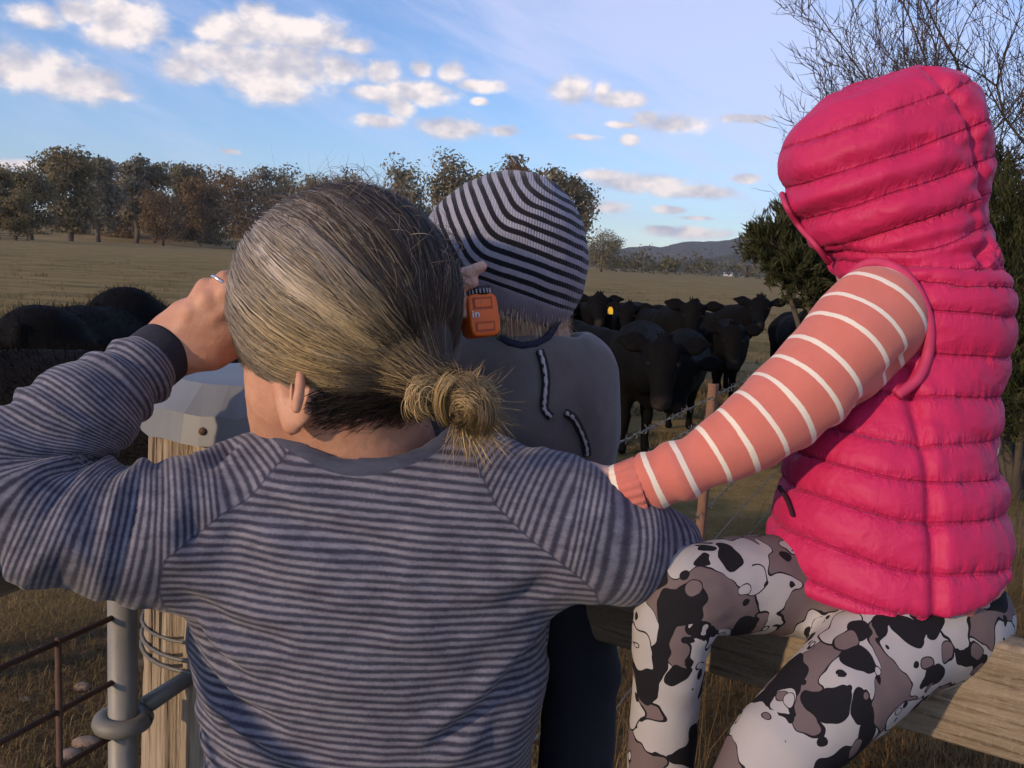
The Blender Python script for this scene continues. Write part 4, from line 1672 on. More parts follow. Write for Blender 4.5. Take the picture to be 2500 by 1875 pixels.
def build_man_body():
    vol = Vol(0.0034)
    R_ = np.array([list(MF), list(ML), list(MU)]).T
    vol.add(Ell(MHC, (0.100, 0.088, 0.100), R_), 0.01)
    vol.add(Ell(MHC - MU * 0.035 + MF * 0.02, (0.085, 0.074, 0.080), R_), 0.03)
    add_face(vol, MHC - MU * 0.032 + MF * 0.006, MF, ML, MU, 1.0)
    # jaw, neck
    vol.add(Chain([MHC - MU * 0.085 + ML * 0.045 + MF * 0.015, MHC - MU * 0.118 + ML * 0.03 + MF * 0.06], [0.024, 0.022]), 0.03)
    vol.add(Chain([MHC - MU * 0.085 - ML * 0.045 + MF * 0.015, MHC - MU * 0.118 - ML * 0.03 + MF * 0.06], [0.024, 0.022]), 0.03)
    vol.add(Chain([MHC - MU * 0.06 - MF * 0.005, P(885, 1070, 0.858), P(900, 1180, 0.870)], [0.060, 0.066, 0.068]), 0.03)
    # left ear
    e = P(726, 950, 0.762)
    eb = (MF * -0.62 + ML * 0.78).normalized()
    vol.add(Ell(e, (0.008, 0.022, 0.036), np.array([list(eb), list(eb.cross(MU).normalized()), list(MU)]).T), 0.006)
    rim = []
    for k in range(11):
        a = -0.6 + 4.3 * k / 10
        rim.append(e + eb * 0.006 + (-MF * math.cos(a) * 0.019) + MU * math.sin(a) * 0.032)
    vol.add(Chain(rim, [0.0048] * 11), 0.003)
    vol.add(Ell(e - MU * 0.030 + MF * 0.004, (0.009, 0.007, 0.010)), 0.005)
    vol.sub(Ell(e + eb * 0.011 + MU * 0.002, (0.010, 0.010, 0.018)), 0.005)
    vol.add(Chain([e + eb * 0.007 + MU * 0.018, e + eb * 0.008 + MU * 0.004, e + eb * 0.007 - MU * 0.012], [0.003, 0.0034, 0.003]), 0.003)
    # the rest of the body inside the clothes joins head and hands
    vol.add(Chain([P(900, 1180, 0.88), P(905, 1500, 0.89), P(905, 1900, 0.91)], [0.07, 0.085, 0.085]), 0.03)
    vol.add(Chain([P(900, 1230, 0.87), P(560, 1250, 0.845), P(290, 1300, 0.79), P(0, 1222, 0.76), P(200, 1012, 0.81), P(388, 868, 0.875), P(420, 842, 0.885)],
                  [0.045, 0.045, 0.040, 0.030, 0.027, 0.0245, 0.025]), 0.02)
    vol.add(Chain([P(900, 1230, 0.87), P(1380, 1290, 0.85), P(1606, 1348, 0.885), P(1560, 1335, 0.97), P(1430, 1290, 1.12), P(1390, 1280, 1.15)],
                  [0.045, 0.040, 0.030, 0.028, 0.022, 0.023]), 0.02)
    # left hand: back of the hand to the camera, fingers curled round at brow height
    view = ray(470, 770).normalized()
    vol.add(Chain([P(405, 856, 0.88), P(436, 824, 0.885), P(470, 795, 0.885), P(500, 785, 0.885)], [0.023, 0.026, 0.028, 0.026], squash=(view, 0.55)), 0.010)
    vol.add(Chain([P(440, 840, 0.885), P(500, 825, 0.885), P(552, 790, 0.885)], [0.024, 0.029, 0.024], squash=(view, 0.6)), 0.014)
    knk = [(462, 762), (504, 732), (550, 716), (596, 722)]
    tip = [(500, 698), (546, 680), (593, 684), (636, 700)]
    for i, ((a, b), (c, d)) in enumerate(zip(knk, tip)):
        finger(vol, [P(a - 12, b + 26, 0.882), P(a, b, 0.874), P(c, d, 0.876), P(c + 32, d - 4, 0.900), P(c + 56, d + 14, 0.932)], 0.0094, 0.0074, 0.0018)
        vol.add(Ell(P(a + 2, b - 3, 0.868), (0.0092, 0.008, 0.0092)), 0.004)
    # tendons
    for (a, b), q in zip(knk, ((425, 838), (438, 830), (452, 825), (468, 822))):
        vol.add(Chain([P(a, b, 0.868), P((a + q[0]) / 2, (b + q[1]) / 2, 0.868), P(*q, 0.874)], [0.0045, 0.0036, 0.003]), 0.008)
    finger(vol, [P(450, 862, 0.885), P(520, 868, 0.895), P(580, 845, 0.915), P(620, 815, 0.93)], 0.0145, 0.0095, 0.012)
    # right hand, round the boy's front
    hb = P(1390, 1280, 1.155)
    vol.add(Chain([hb, P(1340, 1270, 1.165), P(1310, 1268, 1.165)], [0.024, 0.032, 0.030], squash=((0, 1, 0.2), 0.55)), 0.012)
    for i in range(4):
        z = 0.026 - 0.018 * i
        b = P(1305, 1268, 1.165) + Vector((0, 0, z))
        finger(vol, [b, b + Vector((-0.034, 0.002, -0.004)), b + Vector((-0.062 + 0.004 * abs(i - 1), -0.010, -0.010)), b + Vector((-0.078 + 0.006 * abs(i - 1), -0.026, -0.014))], 0.0095, 0.0075)
    b = P(1345, 1250, 1.155)
    finger(vol, [b, b + Vector((-0.02, -0.012, 0.034)), b + Vector((-0.045, -0.02, 0.05))], 0.011, 0.008, 0.01)
    V, F = vol.build()
    V = relax(V, F, 1)
    N = vnormals(V, F)
    V = V + N * (0.0006 * vnoise(V, 90, 3, 2) + 0.0007 * vnoise(V, 35, 5, 2))[:, None]
    body = mesh_obj('body', V, F, M_SKIN_MAN, man)
    eyes(body, MHC - MU * 0.032 + MF * 0.006, MF, ML, MU, 1.0)
    # wedding ring
    c = P(540, 694, 0.8765)
    ax = (P(550, 681, 0.880) - P(508, 725, 0.873)).normalized()
    x = ax.orthogonal().normalized()
    y = ax.cross(x)
    MB().tube([c + (x * math.cos(a) + y * math.sin(a)) * 0.0112 for a in np.linspace(0, 2 * PI, 33)], 0.0016, 8, False).build(
        'finger_ring', plain('silver', (0.8, 0.8, 0.82), 0.25, 0.9), man)
    # dark cuff
    d = (P(388, 868, 0.875) - P(320, 922, 0.85)).normalized()
    c0 = P(388, 868, 0.875)
    m = MB()
    m.tube([c0 - d * 0.012, c0 + d * 0.006, c0 + d * 0.0115, c0 + d * 0.0115, c0 + d * 0.004], [0.0312, 0.0312, 0.0300, 0.0275, 0.0262], 40, False)
    m.build('cuff', plain('dark_rib', (0.022, 0.022, 0.034), 0.95, vary=0.4, scale=200), man)
    return V, F


MANB_V, MANB_F = build_man_body()


def build_man_legs():
    hip = MAN_FOOT + Vector((0.0, 0.02, 0.86))
    vol = Vol(0.011)
    vol.add(Ell(hip + Vector((0, 0, 0.02)), (0.165, 0.115, 0.13)), 0.03)
    for s in (-1, 1):
        kn = MAN_FOOT + Vector((0.15 * s, 0.10, 0.47))
        an = MAN_FOOT + Vector((0.19 * s, -0.03, 0.09))
        vol.add(Chain([hip + Vector((0.085 * s, 0, -0.03)), kn, an], [0.092, 0.066, 0.056]), 0.04)
    V, F = vol.build()
    N = vnormals(V, F)
    V = V + N * (0.006 * vnoise(V * np.array([1, 1, 1.6]), 16, 3, 2))[:, None]
    mesh_obj('trousers', V, F, M_DENIM, man)
    for s in (-1, 1):
        an = MAN_FOOT + Vector((0.19 * s, -0.03, 0.0))
        vol = Vol(0.008)
        vol.add(Chain([an + Vector((0, -0.03, 0.045)), an + Vector((0.015 * s, 0.10, 0.04)), an + Vector((0.02 * s, 0.17, 0.035))], [0.045, 0.046, 0.038]), 0.02)
        vol.add(Chain([an + Vector((0, -0.01, 0.06)), an + Vector((0, 0, 0.12))], [0.05, 0.05]), 0.02)
        vol.sub(Half(an, (0, 0, 1), *around(an, 0.3)), 0.005)
        V, F = vol.build()
        mesh_obj('boot', V, F, M_BOOT, man)


M_DENIM = plain('dark_denim', (0.016, 0.019, 0.030), 0.9, vary=0.35, scale=150)
M_BOOT = plain('brown_boot', (0.06, 0.035, 0.02), 0.6, vary=0.3, scale=40)
build_man_legs()


# ---- hair
def ribbons(paths, widths, colors, nrm_c=None, taper=0.35):
    """paths (N,K,3), widths (N,), colors (N,K,3) -> mesh arrays. Ribbons face away from nrm_c."""
    N, K, _ = paths.shape
    tg = np.gradient(paths, axis=1)
    tg /= np.linalg.norm(tg, axis=2, keepdims=True) + 1e-9
    out = paths - np.array(nrm_c)
    sd2 = np.cross(tg, out)
    sd2 /= np.linalg.norm(sd2, axis=2, keepdims=True) + 1e-9
    prof = np.minimum(1.0, 0.45 + 3 * np.linspace(0, 1, K)) * (1 - (1 - taper) * np.linspace(0, 1, K) ** 2)
    w = widths[:, None, None] * prof[None, :, None]
    V = np.stack([paths - sd2 * w, paths + sd2 * w], 2).reshape(-1, 3)
    i = (np.arange(N)[:, None] * K + np.arange(K - 1)[None, :]).ravel() * 2
    F = np.stack([i, i + 1, i + 3, i + 2], 1)
    C = np.repeat(colors.reshape(-1, 3), 2, axis=0)
    return V, F, C


def mat_hair(t):
    c = t.attr('hair_col', 'Vector')
    return {'Base Color': c, 'Roughness': 0.55, 'Specular IOR Level': 0.25}


M_HAIR = material('hair_strand', mat_hair)


def man_hair():
    rng = np.random.default_rng(3)
    R_ = np.array([list(MF), list(ML), list(MU)]).T            # columns
    hc = np.array(MHC) + 0.010 * np.array(MU) - 0.008 * np.array(MF)
    ax = np.array([0.113, 0.104, 0.108])
    T = np.array(P(1085, 955, 0.765))                           # where the hair is tied
    to_unit = lambda p: ((p - hc) @ R_) / ax
    Td = to_unit(T)
    Td /= np.linalg.norm(Td)
    # under-cap so that no scalp shows between the strands
    vol = Vol(0.0045)
    vol.add(Ell(hc, ax * 0.975, R_), 0.01)
    vol.add(Chain([T * 0.75 + hc * 0.25, T], [0.03, 0.014]), 0.04)
    fr = hc + 0.055 * np.array(MF)
    vol.sub(Half(hc - 0.054 * np.array(MU) + 0.0 * np.array(MF), np.array(MU) * 0.86 - np.array(MF) * 0.62, *around(hc, 0.3)), 0.01)
    vol.sub(Half(fr, -np.array(MF) * 0.8 + np.array(MU) * 0.6, *around(hc, 0.3)), 0.01)
    V, F = vol.build()
    dv = to_unit(V.astype(np.float64))
    dv /= np.linalg.norm(dv, axis=1, keepdims=True)
    wv_ = sstep(0.14, 0.60, dv @ np.array([0.25, 0.85, -0.35])) * (1 - 0.8 * sstep(-0.30, -0.62, dv[:, 2]) * sstep(0.3, -0.1, dv[:, 0]))
    capc = np.array([0.040, 0.029, 0.024]) * (1 - wv_[:, None]) + np.array([0.27, 0.215, 0.145]) * wv_[:, None]
    root = mesh_obj('hair', V, F, M_HAIR, man, True, {'hair_col': capc})
    root['label'] = 'greying brown and blond hair tied back in a messy knot'
    # roots over the scalp
    n = 48000
    d = rng.normal(size=(n * 4, 3))
    d /= np.linalg.norm(d, axis=1, keepdims=True)
    # hairline: keep points above a plane sloping from the brow to the nape (unit space: x face, y left, z up)
    keep = (d[:, 2] > -0.60 + 0.95 * np.maximum(d[:, 0], -0.25) * 1.0) & (d[:, 0] < 0.86)
    keep |= (d[:, 1] > 0.5) & (d[:, 2] > -0.42) & (d[:, 0] < 0.62) & (d[:, 0] > 0.1)
    d = d[keep][:n]
    n = len(d)
    ang = np.arccos(np.clip(d @ Td, -1, 1))
    K = 11
    tt = np.linspace(0, 1, K)
    jit = rng.normal(size=(n, 3)) * 0.055
    Tj = Td[None] + jit
    Tj /= np.linalg.norm(Tj, axis=1, keepdims=True)
    om = np.arccos(np.clip((d * Tj).sum(1), -0.999, 0.999))[:, None, None]
    s = np.sin(om)
    path = (np.sin((1 - tt)[None, :, None] * om) * d[:, None] + np.sin(tt[None, :, None] * om) * Tj[:, None]) / s
    # sweep: strands from the front first run back, not straight to the knot
    path += 0.10 * np.sin(tt * PI)[None, :, None] * np.array([-0.2, 0.0, -0.25])[None, None]
    path /= np.linalg.norm(path, axis=2, keepdims=True)
    lock = vnoise(d * 1.0, 7.0, 5, 1)
    lock2 = vnoise(d * 1.0, 13.0, 15, 2)
    # strands gather into locks
    gi = rng.integers(0, n, 700)
    near = np.concatenate([np.argmax(d[a:a + 4000] @ d[gi].T, axis=1) for a in range(0, n, 4000)])
    gp = path[gi][near]
    cw = (0.45 * np.sin(np.clip(tt * 1.15, 0, 1) * PI) ** 0.8)[None, :, None]
    path = path * (1 - cw) + gp * cw
    path /= np.linalg.norm(path, axis=2, keepdims=True)
    lock = lock * 0.5 + 0.5 * rng.normal(size=700)[near] * 0.6
    lock2 = lock2 * 0.6 + 0.4 * rng.normal(size=700)[near] * 0.6
    lift = 1.0 + 0.008 * np.abs(rng.normal(size=(n, 1))) * np.sin(tt * PI)[None] + 0.050 * lock[:, None] * np.sin(tt * PI)[None] ** 0.7
    lift += 0.010 * np.sin(tt[None] * 9 + rng.uniform(0, 6, (n, 1)))
    lift = lift * (1 - 0.05 * tt[None] ** 6)
    # wavy locks drift sideways
    wl = vnoise(np.repeat(d, K, 0) * 3.0 + np.tile(tt, n)[:, None] * 1.5, 1.6, 9, 2).reshape(n, K)
    world = (path * lift[:, :, None] * ax) @ R_.T + hc
    tg = np.gradient(world, axis=1)
    tg /= np.linalg.norm(tg, axis=2, keepdims=True)
    nr = world - hc
    nr /= np.linalg.norm(nr, axis=2, keepdims=True)
    sdw = np.cross(tg, nr)
    world += sdw * (0.011 * wl * np.sin(tt * PI)[None])[:, :, None]
    # gather at the knot
    g = sstep(0.80, 1.0, tt)[None, :, None]
    world = world * (1 - g) + (T + rng.normal(size=(n, 1, 3)) * 0.0075) * g
    # colours: crown dark brown, temple silver, side band blond, nape dark
    up_T = np.array([0, 0, 1.0])
    side = d @ np.array([0.25, 0.85, -0.35])                     # towards the left temple and ear
    w_side = sstep(0.14, 0.60, side + 0.10 * rng.normal(size=n) + 0.20 * lock)
    nape = sstep(-0.30, -0.62, d[:, 2] + 0.06 * rng.normal(size=n)) * sstep(0.3, -0.1, d[:, 0])
    dark = np.array([0.046, 0.034, 0.028])
    ash = np.array([0.52, 0.455, 0.40])
    blond = np.array([0.54, 0.40, 0.20])
    tcol = tt[None, :, None]
    lightc = ash * (1 - sstep(0.15, 0.65, tcol)) + blond * sstep(0.15, 0.65, tcol)
    streak = (rng.random(n) < 0.13)
    w = np.clip(w_side * 0.95 + 0.45 * streak, 0, 1) * (1 - 0.8 * nape)
    w = w * np.clip(0.62 + 0.5 * lock2 + 0.3 * rng.normal(size=n), 0.1, 1)
    C = dark * (1 - w[:, None, None]) + lightc * w[:, None, None]
    C = C * np.exp(rng.normal(size=(n, 1, 1)) * 0.07 + 0.26 * lock2[:, None, None])
    parts = [ribbons(world, rng.uniform(0.00015, 0.00031, n), C, hc)]
    # short hair below the main hairline, down the nape and before the ear
    m = 2600
    dn = rng.normal(size=(m * 6, 3))
    dn /= np.linalg.norm(dn, axis=1, keepdims=True)
    kk = (dn[:, 2] < -0.38) & (dn[:, 2] > -0.92) & (dn[:, 0] < 0.05) & (dn[:, 0] > -0.95)
    dn = dn[kk][:m]
    m = len(dn)
    bv = MANB_V
    nb_ = vnormals(MANB_V, MANB_F)
    z0_, z1_ = P(900, 1058, 0.79).z, P(900, 950, 0.79).z
    kk = np.where((bv[:, 2] > z0_) & (bv[:, 2] < z1_) & (nb_[:, 1] < 0.1) & (bv[:, 0] > P(775, 1000, 0.79).x) & (bv[:, 0] < P(1075, 1000, 0.79).x) & (bv[:, 1] < 0.92))[0]
    m = 3600
    pc = rng.choice(kk, m)
    rt = bv[pc] + rng.normal(size=(m, 3)) * 0.0025
    kp = rng.random(m) < 0.12 + sstep(z0_, z1_, rt[:, 2])
    rt, ndir = rt[kp], nb_[pc][kp]
    m = len(rt)
    flow = (T - rt)
    flow /= np.linalg.norm(flow, axis=1, keepdims=True)
    flow = flow * 0.8 + np.array(MU) * 0.15 + rng.normal(size=(m, 3)) * 0.16
    t6 = np.linspace(0, 1, 6)
    pn = rt[:, None] + flow[:, None] * (t6[None, :, None] * rng.uniform(0.012, 0.035, (m, 1, 1))) + ndir[:, None] * (0.003 * np.sin(t6 * PI))[None, :, None]
    parts.append(ribbons(pn, rng.uniform(0.0004, 0.0007, m), np.tile(dark * 1.1, (m, 6, 1)) * np.exp(rng.normal(size=(m, 1, 1)) * 0.3), hc))
    # flyaways lifting off the crown and forehead
    m = 900
    th = rng.uniform(0, 1, m)
    fd = np.stack([0.85 - 1.0 * th ** 1.6 + rng.normal(size=m) * 0.14, 0.25 - 0.3 * th + rng.normal(size=m) * 0.25, np.full(m, 0.80) + rng.normal(size=m) * 0.12], 1)
    fd /= np.linalg.norm(fd, axis=1, keepdims=True)
    st = (fd * ax * 0.99) @ R_.T + hc
    L = rng.uniform(0.010, 0.046, m) * np.where(th < 0.45, 1.35, 0.6)
    dirs = np.stack([-0.55 + 0.75 * th + rng.normal(size=m) * 0.45, rng.normal(size=m) * 0.4, 0.65 + rng.normal(size=m) * 0.25], 1)
    dirs /= np.linalg.norm(dirs, axis=1, keepdims=True)
    curl = rng.normal(size=(m, 3)) * 0.9 + np.array([0.5, 0, -0.5])
    t9 = np.linspace(0, 1, 10)
    pf = st[:, None] + dirs[:, None] * (L[:, None] * t9[None])[:, :, None] + curl[:, None] * (L[:, None] * 0.45 * t9[None] ** 2)[:, :, None]
    pf += 0.002 * np.sin(t9[None, :, None] * rng.uniform(4, 14, (m, 1, 1)) + rng.uniform(0, 6, (m, 1, 3)))
    cf = np.array([0.14, 0.115, 0.095]) * np.exp(rng.normal(size=(m, 1, 1)) * 0.4)
    parts.append(ribbons(pf, rng.uniform(0.00014, 0.00028, m), np.tile(cf, (1, 10, 1)), np.array(P(850, 700, 3.0)), 0.15))
    # stray ones round the whole outline
    m = 420
    dd = rng.normal(size=(m * 3, 3))
    dd /= np.linalg.norm(dd, axis=1, keepdims=True)
    dd = dd[(dd[:, 2] > 0.15) & (dd[:, 1] < 0.75)][:m]
    m = len(dd)
    st = (dd * ax) @ R_.T + hc
    ou = (st - hc) / np.linalg.norm(st - hc, axis=1, keepdims=True)
    fl = np.cross(ou, rng.normal(size=(m, 3)))
    fl /= np.linalg.norm(fl, axis=1, keepdims=True)
    L = rng.uniform(0.012, 0.04, m)
    pf = st[:, None] + fl[:, None] * (L[:, None] * t9[None])[:, :, None] + ou[:, None] * (L[:, None] * 0.42 * np.sin(t9 * 2.4)[None])[:, :, None]
    cf = np.array([0.13, 0.10, 0.08]) * np.exp(rng.normal(size=(m, 1, 1)) * 0.5)
    parts.append(ribbons(pf, rng.uniform(0.00013, 0.00026, m), np.tile(cf, (1, 10, 1)), np.array(P(850, 700, 3.0)), 0.2))

    def merge(parts):
        o = 0
        VV, FF, CC = [], [], []
        for v_, f_, c_ in parts:
            VV.append(v_)
            FF.append(f_ + o)
            CC.append(c_)
            o += len(v_)
        return np.concatenate(VV), np.concatenate(FF), np.concatenate(CC)
    V, F, C = merge(parts)
    so = mesh_obj('hair_strands', V, F, M_HAIR, root, True, {'hair_col': C})
    so['kind'] = 'stuff'
    # the knot: loops round a tilted axis, one side loop, and loose ends
    K = 26
    tk = np.linspace(0, 1, K)
    bc = np.array(P(1140, 1000, 0.752))
    right_ = np.array(CAM_ROT @ Vector((1, 0, 0)))
    up_ = np.array(CAM_ROT @ Vector((0, 1, 0)))
    tow = np.array(CAM_ROT @ Vector((0, 0, 1)))
    m = 2600
    nl = 30
    li = rng.integers(0, nl, m)
    ph0 = (rng.normal(size=nl) * 1.5 + 2.5)[li] + rng.normal(size=m) * 0.12
    turns = (rng.uniform(0.35, 0.8, nl) * 2 * PI)[li]
    r0 = (0.0098 * np.exp(rng.normal(size=nl) * 0.30))[li] * np.exp(rng.normal(size=m) * 0.10)
    a = ph0[:, None] - turns[:, None] * tk[None]
    rr = r0[:, None] * (1 + 0.25 * np.sin(a))
    cen = bc + (rng.normal(size=(nl, 3)) * np.array([0.0058, 0.004, 0.0078]))[li][:, None] + rng.normal(size=(m, 1, 3)) * 0.0026
    tlt = (rng.normal(size=(nl, 2)) * 0.9)[li]
    cx_, sy_ = np.cos(a), np.sin(a)
    dep = rr * (tlt[:, :1] * cx_ + tlt[:, 1:] * sy_) + 0.007 * np.sin(a * 0.5 + 0.6) + rng.normal(size=(m, 1)) * 0.0015
    pk = cen + right_ * (rr * 0.85 * cx_)[:, :, None] + up_ * (rr * 1.25 * sy_)[:, :, None] + tow * dep[:, :, None]
    g = sstep(0.22, 0.0, tk)[None, :, None]
    pk = pk * (1 - g) + (T + rng.normal(size=(m, 1, 3)) * 0.005) * g
    lb = rng.random(nl)[li][:, None, None]
    ck = (np.array([0.36, 0.26, 0.125]) * lb + np.array([0.13, 0.09, 0.05]) * (1 - lb)) * np.exp(rng.normal(size=(m, 1, 1)) * 0.14)
    kn = [ribbons(pk, rng.uniform(0.0002, 0.0004, m), np.tile(ck, (1, K, 1)), bc - tow * 0.02)]
    m = 110                                                    # small loop left of the tie
    a = 0.4 + rng.normal(size=(m, 1)) * 0.2 + 4.6 * tk[None]
    lc = np.array(P(1035, 975, 0.748))
    pk = lc + rng.normal(size=(m, 1, 3)) * 0.0045 + right_ * (0.0078 * np.cos(a))[:, :, None] + up_ * (0.0120 * np.sin(a))[:, :, None] + tow * (0.006 * np.sin(a * 0.7))[:, :, None]
    ck = np.array([0.30, 0.215, 0.105]) * np.exp(rng.normal(size=(m, 1, 1)) * 0.35)
    kn.append(ribbons(pk, rng.uniform(0.0002, 0.0004, m), np.tile(ck, (1, K, 1)), lc - tow * 0.02))
    m = 600                                                    # loose ends
    an = rng.uniform(-2.2, 1.9, m)
    st = bc + right_ * (np.cos(an) * 0.012)[:, None] + up_ * (np.sin(an) * 0.016)[:, None] + rng.normal(size=(m, 3)) * 0.004
    L = rng.uniform(0.008, 0.027, m)
    dr = right_ * (np.cos(an) * 0.8 + 0.15)[:, None] + up_ * (np.sin(an) * 0.9 - 0.15)[:, None] + rng.normal(size=(m, 3)) * 0.25
    cu = rng.normal(size=(m, 3)) * 0.6 - up_ * 0.6
    pk = st[:, None] + dr[:, None] * (L[:, None] * t9[None])[:, :, None] + cu[:, None] * (L[:, None] * 0.5 * t9[None] ** 2)[:, :, None]
    ck = np.where(rng.random((m, 1, 1)) < 0.6, np.array([0.33, 0.235, 0.11]), np.array([0.15, 0.105, 0.055])) * np.exp(rng.normal(size=(m, 1, 1)) * 0.35)
    kn.append(ribbons(pk, rng.uniform(0.00018, 0.00036, m), np.tile(ck, (1, 10, 1)), bc - tow * 0.05, 0.15))
    V, F, C = merge(kn)
    ko = mesh_obj('hair_knot', V, F, M_HAIR, root, True, {'hair_col': C})
    ko['label'] = 'loose blond knot at the nape'
    vol = Vol(0.003)
    vol.add(Ell(bc - tow * 0.004, (0.0155, 0.011, 0.0205)), 0.01)
    V, F = vol.build()
    mesh_obj('knot_core', V, F, M_HAIR, root, True, {'hair_col': np.tile(np.array([[0.12, 0.078, 0.036]]), (len(V), 1))})
    MB().tube([T + (right_ * math.cos(a) * 0.35 + up_ * math.sin(a) * 1.0 + tow * math.cos(a)) * 0.0125 for a in np.linspace(0, 2 * PI, 25)], 0.0036, 8, False).build(
        'hair_tie', plain('black_elastic', (0.012, 0.012, 0.015), 0.8), root)


man_hair()


# ------------------------------------------------------------------ the girl
GIRL_BASE = P(2220, 1500, 0.86)
girl = empty('person', GIRL_BASE, 'child in a hooded bright pink quilted vest sitting on the plank rail', 'person')


def mat_nylon(t):
    c = t.new('ShaderNodeTexCoord').outputs['Object']
    n = t.noise(c, 22, 4, 0.6)
    pk = t.attr('pucker')
    # fine gathers across the stitching, soft crumples between
    g1 = t.noise(t.scalevec(c, (1, 1, 0.22)), 115, 3, 0.6, 0.3)
    g1 = t.math('ABSOLUTE', t.math('SUBTRACT', g1, 0.5))
    g2 = t.math('ABSOLUTE', t.math('SUBTRACT', t.noise(t.scalevec(c, (1, 1, 1.5)), 17, 3, 0.55, 0.3), 0.5))
    w = t.math('ADD', t.math('MULTIPLY', t.math('MULTIPLY', g1, pk), -2.6), t.math('MULTIPLY', g2, -1.6))
    q = t.math('FRACT', t.attr('chan'))
    dq = t.math('MINIMUM', q, t.math('SUBTRACT', 1.0, q))
    w = t.math('ADD', w, t.maprange(dq, 0.0, 0.05, -0.55, 0.0))
    a = t.mix(n, (0.47, 0.014, 0.084), (0.58, 0.024, 0.116))
    return {'Base Color': a, 'Roughness': 0.58, 'Specular IOR Level': 0.3, 'Sheen Weight': 0.15, 'Sheen Roughness': 0.4, 'Sheen Tint': (0.75, 0.4, 0.8, 1),
            'Normal': t.bump(w, 0.85, 0.004)}


M_NYLON = material('pink_nylon', mat_nylon)
M_BIND = plain('pink_binding', (0.50, 0.035, 0.12), 0.7, vary=0.2, scale=80)


def mat_sleeve(t):
    s = t.attr('st')
    c = t.new('ShaderNodeTexCoord').outputs['Object']
    fz = t.noise(c, 330, 3, 0.7)
    n = t.noise(c, 40, 4, 0.6)
    wob = t.noise(c, 60, 2, 0.5)
    q = t.math('FRACT', t.math('DIVIDE', t.math('ADD', s, t.math('MULTIPLY', wob, 0.0014)), 0.0272))
    d = t.math('ABSOLUTE', t.math('SUBTRACT', q, 0.5))
    k = t.maprange(t.math('ADD', d, t.math('MULTIPLY', t.math('SUBTRACT', fz, 0.5), 0.03)), 0.072, 0.098, 1, 0, True)
    a = t.mix(n, (0.54, 0.150, 0.118), (0.66, 0.215, 0.175))
    a = t.mix(k, a, (0.80, 0.72, 0.62))
    return {'Base Color': a, 'Roughness': 0.95, 'Specular IOR Level': 0.1, 'Sheen Weight': 0.2, 'Normal': t.bump(t.math('ADD', fz, t.math('MULTIPLY', k, 0.2)), 0.3, 0.0015)}


M_SLEEVE = material('coral_knit', mat_sleeve)


def mat_leggings(t):
    c = t.new('ShaderNodeTexCoord').outputs['Object']
    warp = t.new('ShaderNodeTexNoise')
    t.put(warp.inputs['Vector'], c)
    warp.inputs['Scale'].default_value = 20
    wv = t.vmath('ADD', c, t.vmath('MULTIPLY', t.vmath('SUBTRACT', warp.outputs['Color'], (0.5, 0.5, 0.5)), (0.050, 0.050, 0.050)))
    def cells(scale, off):
        v = t.new('ShaderNodeTexVoronoi')
        v.feature = 'F1'
        t.put(v.inputs['Vector'], t.vmath('ADD', wv, off))
        v.inputs['Scale'].default_value = scale
        return v.outputs['Distance'], v.outputs['Color']
    white, black, taupe = (0.40, 0.375, 0.37), (0.014, 0.013, 0.016), (0.155, 0.115, 0.115)
    a = white
    # rounded grey-brown patches with a dark outline
    n1 = t.noise(wv, 20, 1, 0.35)
    a = t.mix(t.math('GREATER_THAN', n1, 0.515), a, taupe)
    a = t.mix(t.math('LESS_THAN', t.math('ABSOLUTE', t.math('SUBTRACT', n1, 0.515)), 0.007), a, black)
    def discs(a, scale, off, r0, r1, share, col, outline):
        d, cl = cells(scale * 1.35, off)
        s = t.new('ShaderNodeSeparateColor')
        t.put(s.inputs[0], cl)
        rd = t.maprange(s.outputs[2], 0, 1, r0, r1)
        on = t.math('GREATER_THAN', s.outputs[0], 1 - share)
        a = t.mix(t.math('MULTIPLY', t.math('LESS_THAN', d, rd), on), a, col)
        if outline:
            rim = t.math('LESS_THAN', t.math('ABSOLUTE', t.math('SUBTRACT', d, rd)), outline)
            a = t.mix(t.math('MULTIPLY', rim, on), a, black)
        return a
    n2 = t.noise(t.vmath('ADD', wv, (3.1, 5.2, 1.4)), 17, 1, 0.35)
    a = t.mix(t.math('GREATER_THAN', n2, 0.60), a, black)
    a = discs(a, 13, (4.3, 7.1, 2.7), 0.30, 0.50, 0.50, white, 0.014)
    a = discs(a, 15, (9.3, 3.1, 6.2), 0.22, 0.42, 0.50, black, 0)
    a = discs(a, 19, (5.3, 4.1, 2.2), 0.24, 0.44, 0.60, black, 0)
    a = discs(a, 40, (0.7, 2.1, 1.2), 0.16, 0.34, 0.30, black, 0)
    a = discs(a, 24, (3.7, 0.1, 1.9), 0.20, 0.40, 0.25, taupe, 0.02)
    a = discs(a, 30, (7.7, 3.1, 0.9), 0.16, 0.36, 0.22, white, 0.024)
    fz = t.noise(c, 500, 3, 0.7)
    return {'Base Color': a, 'Roughness': 0.9, 'Specular IOR Level': 0.15, 'Normal': t.bump(fz, 0.2, 0.001)}


M_LEG = material('printed_leggings', mat_leggings)


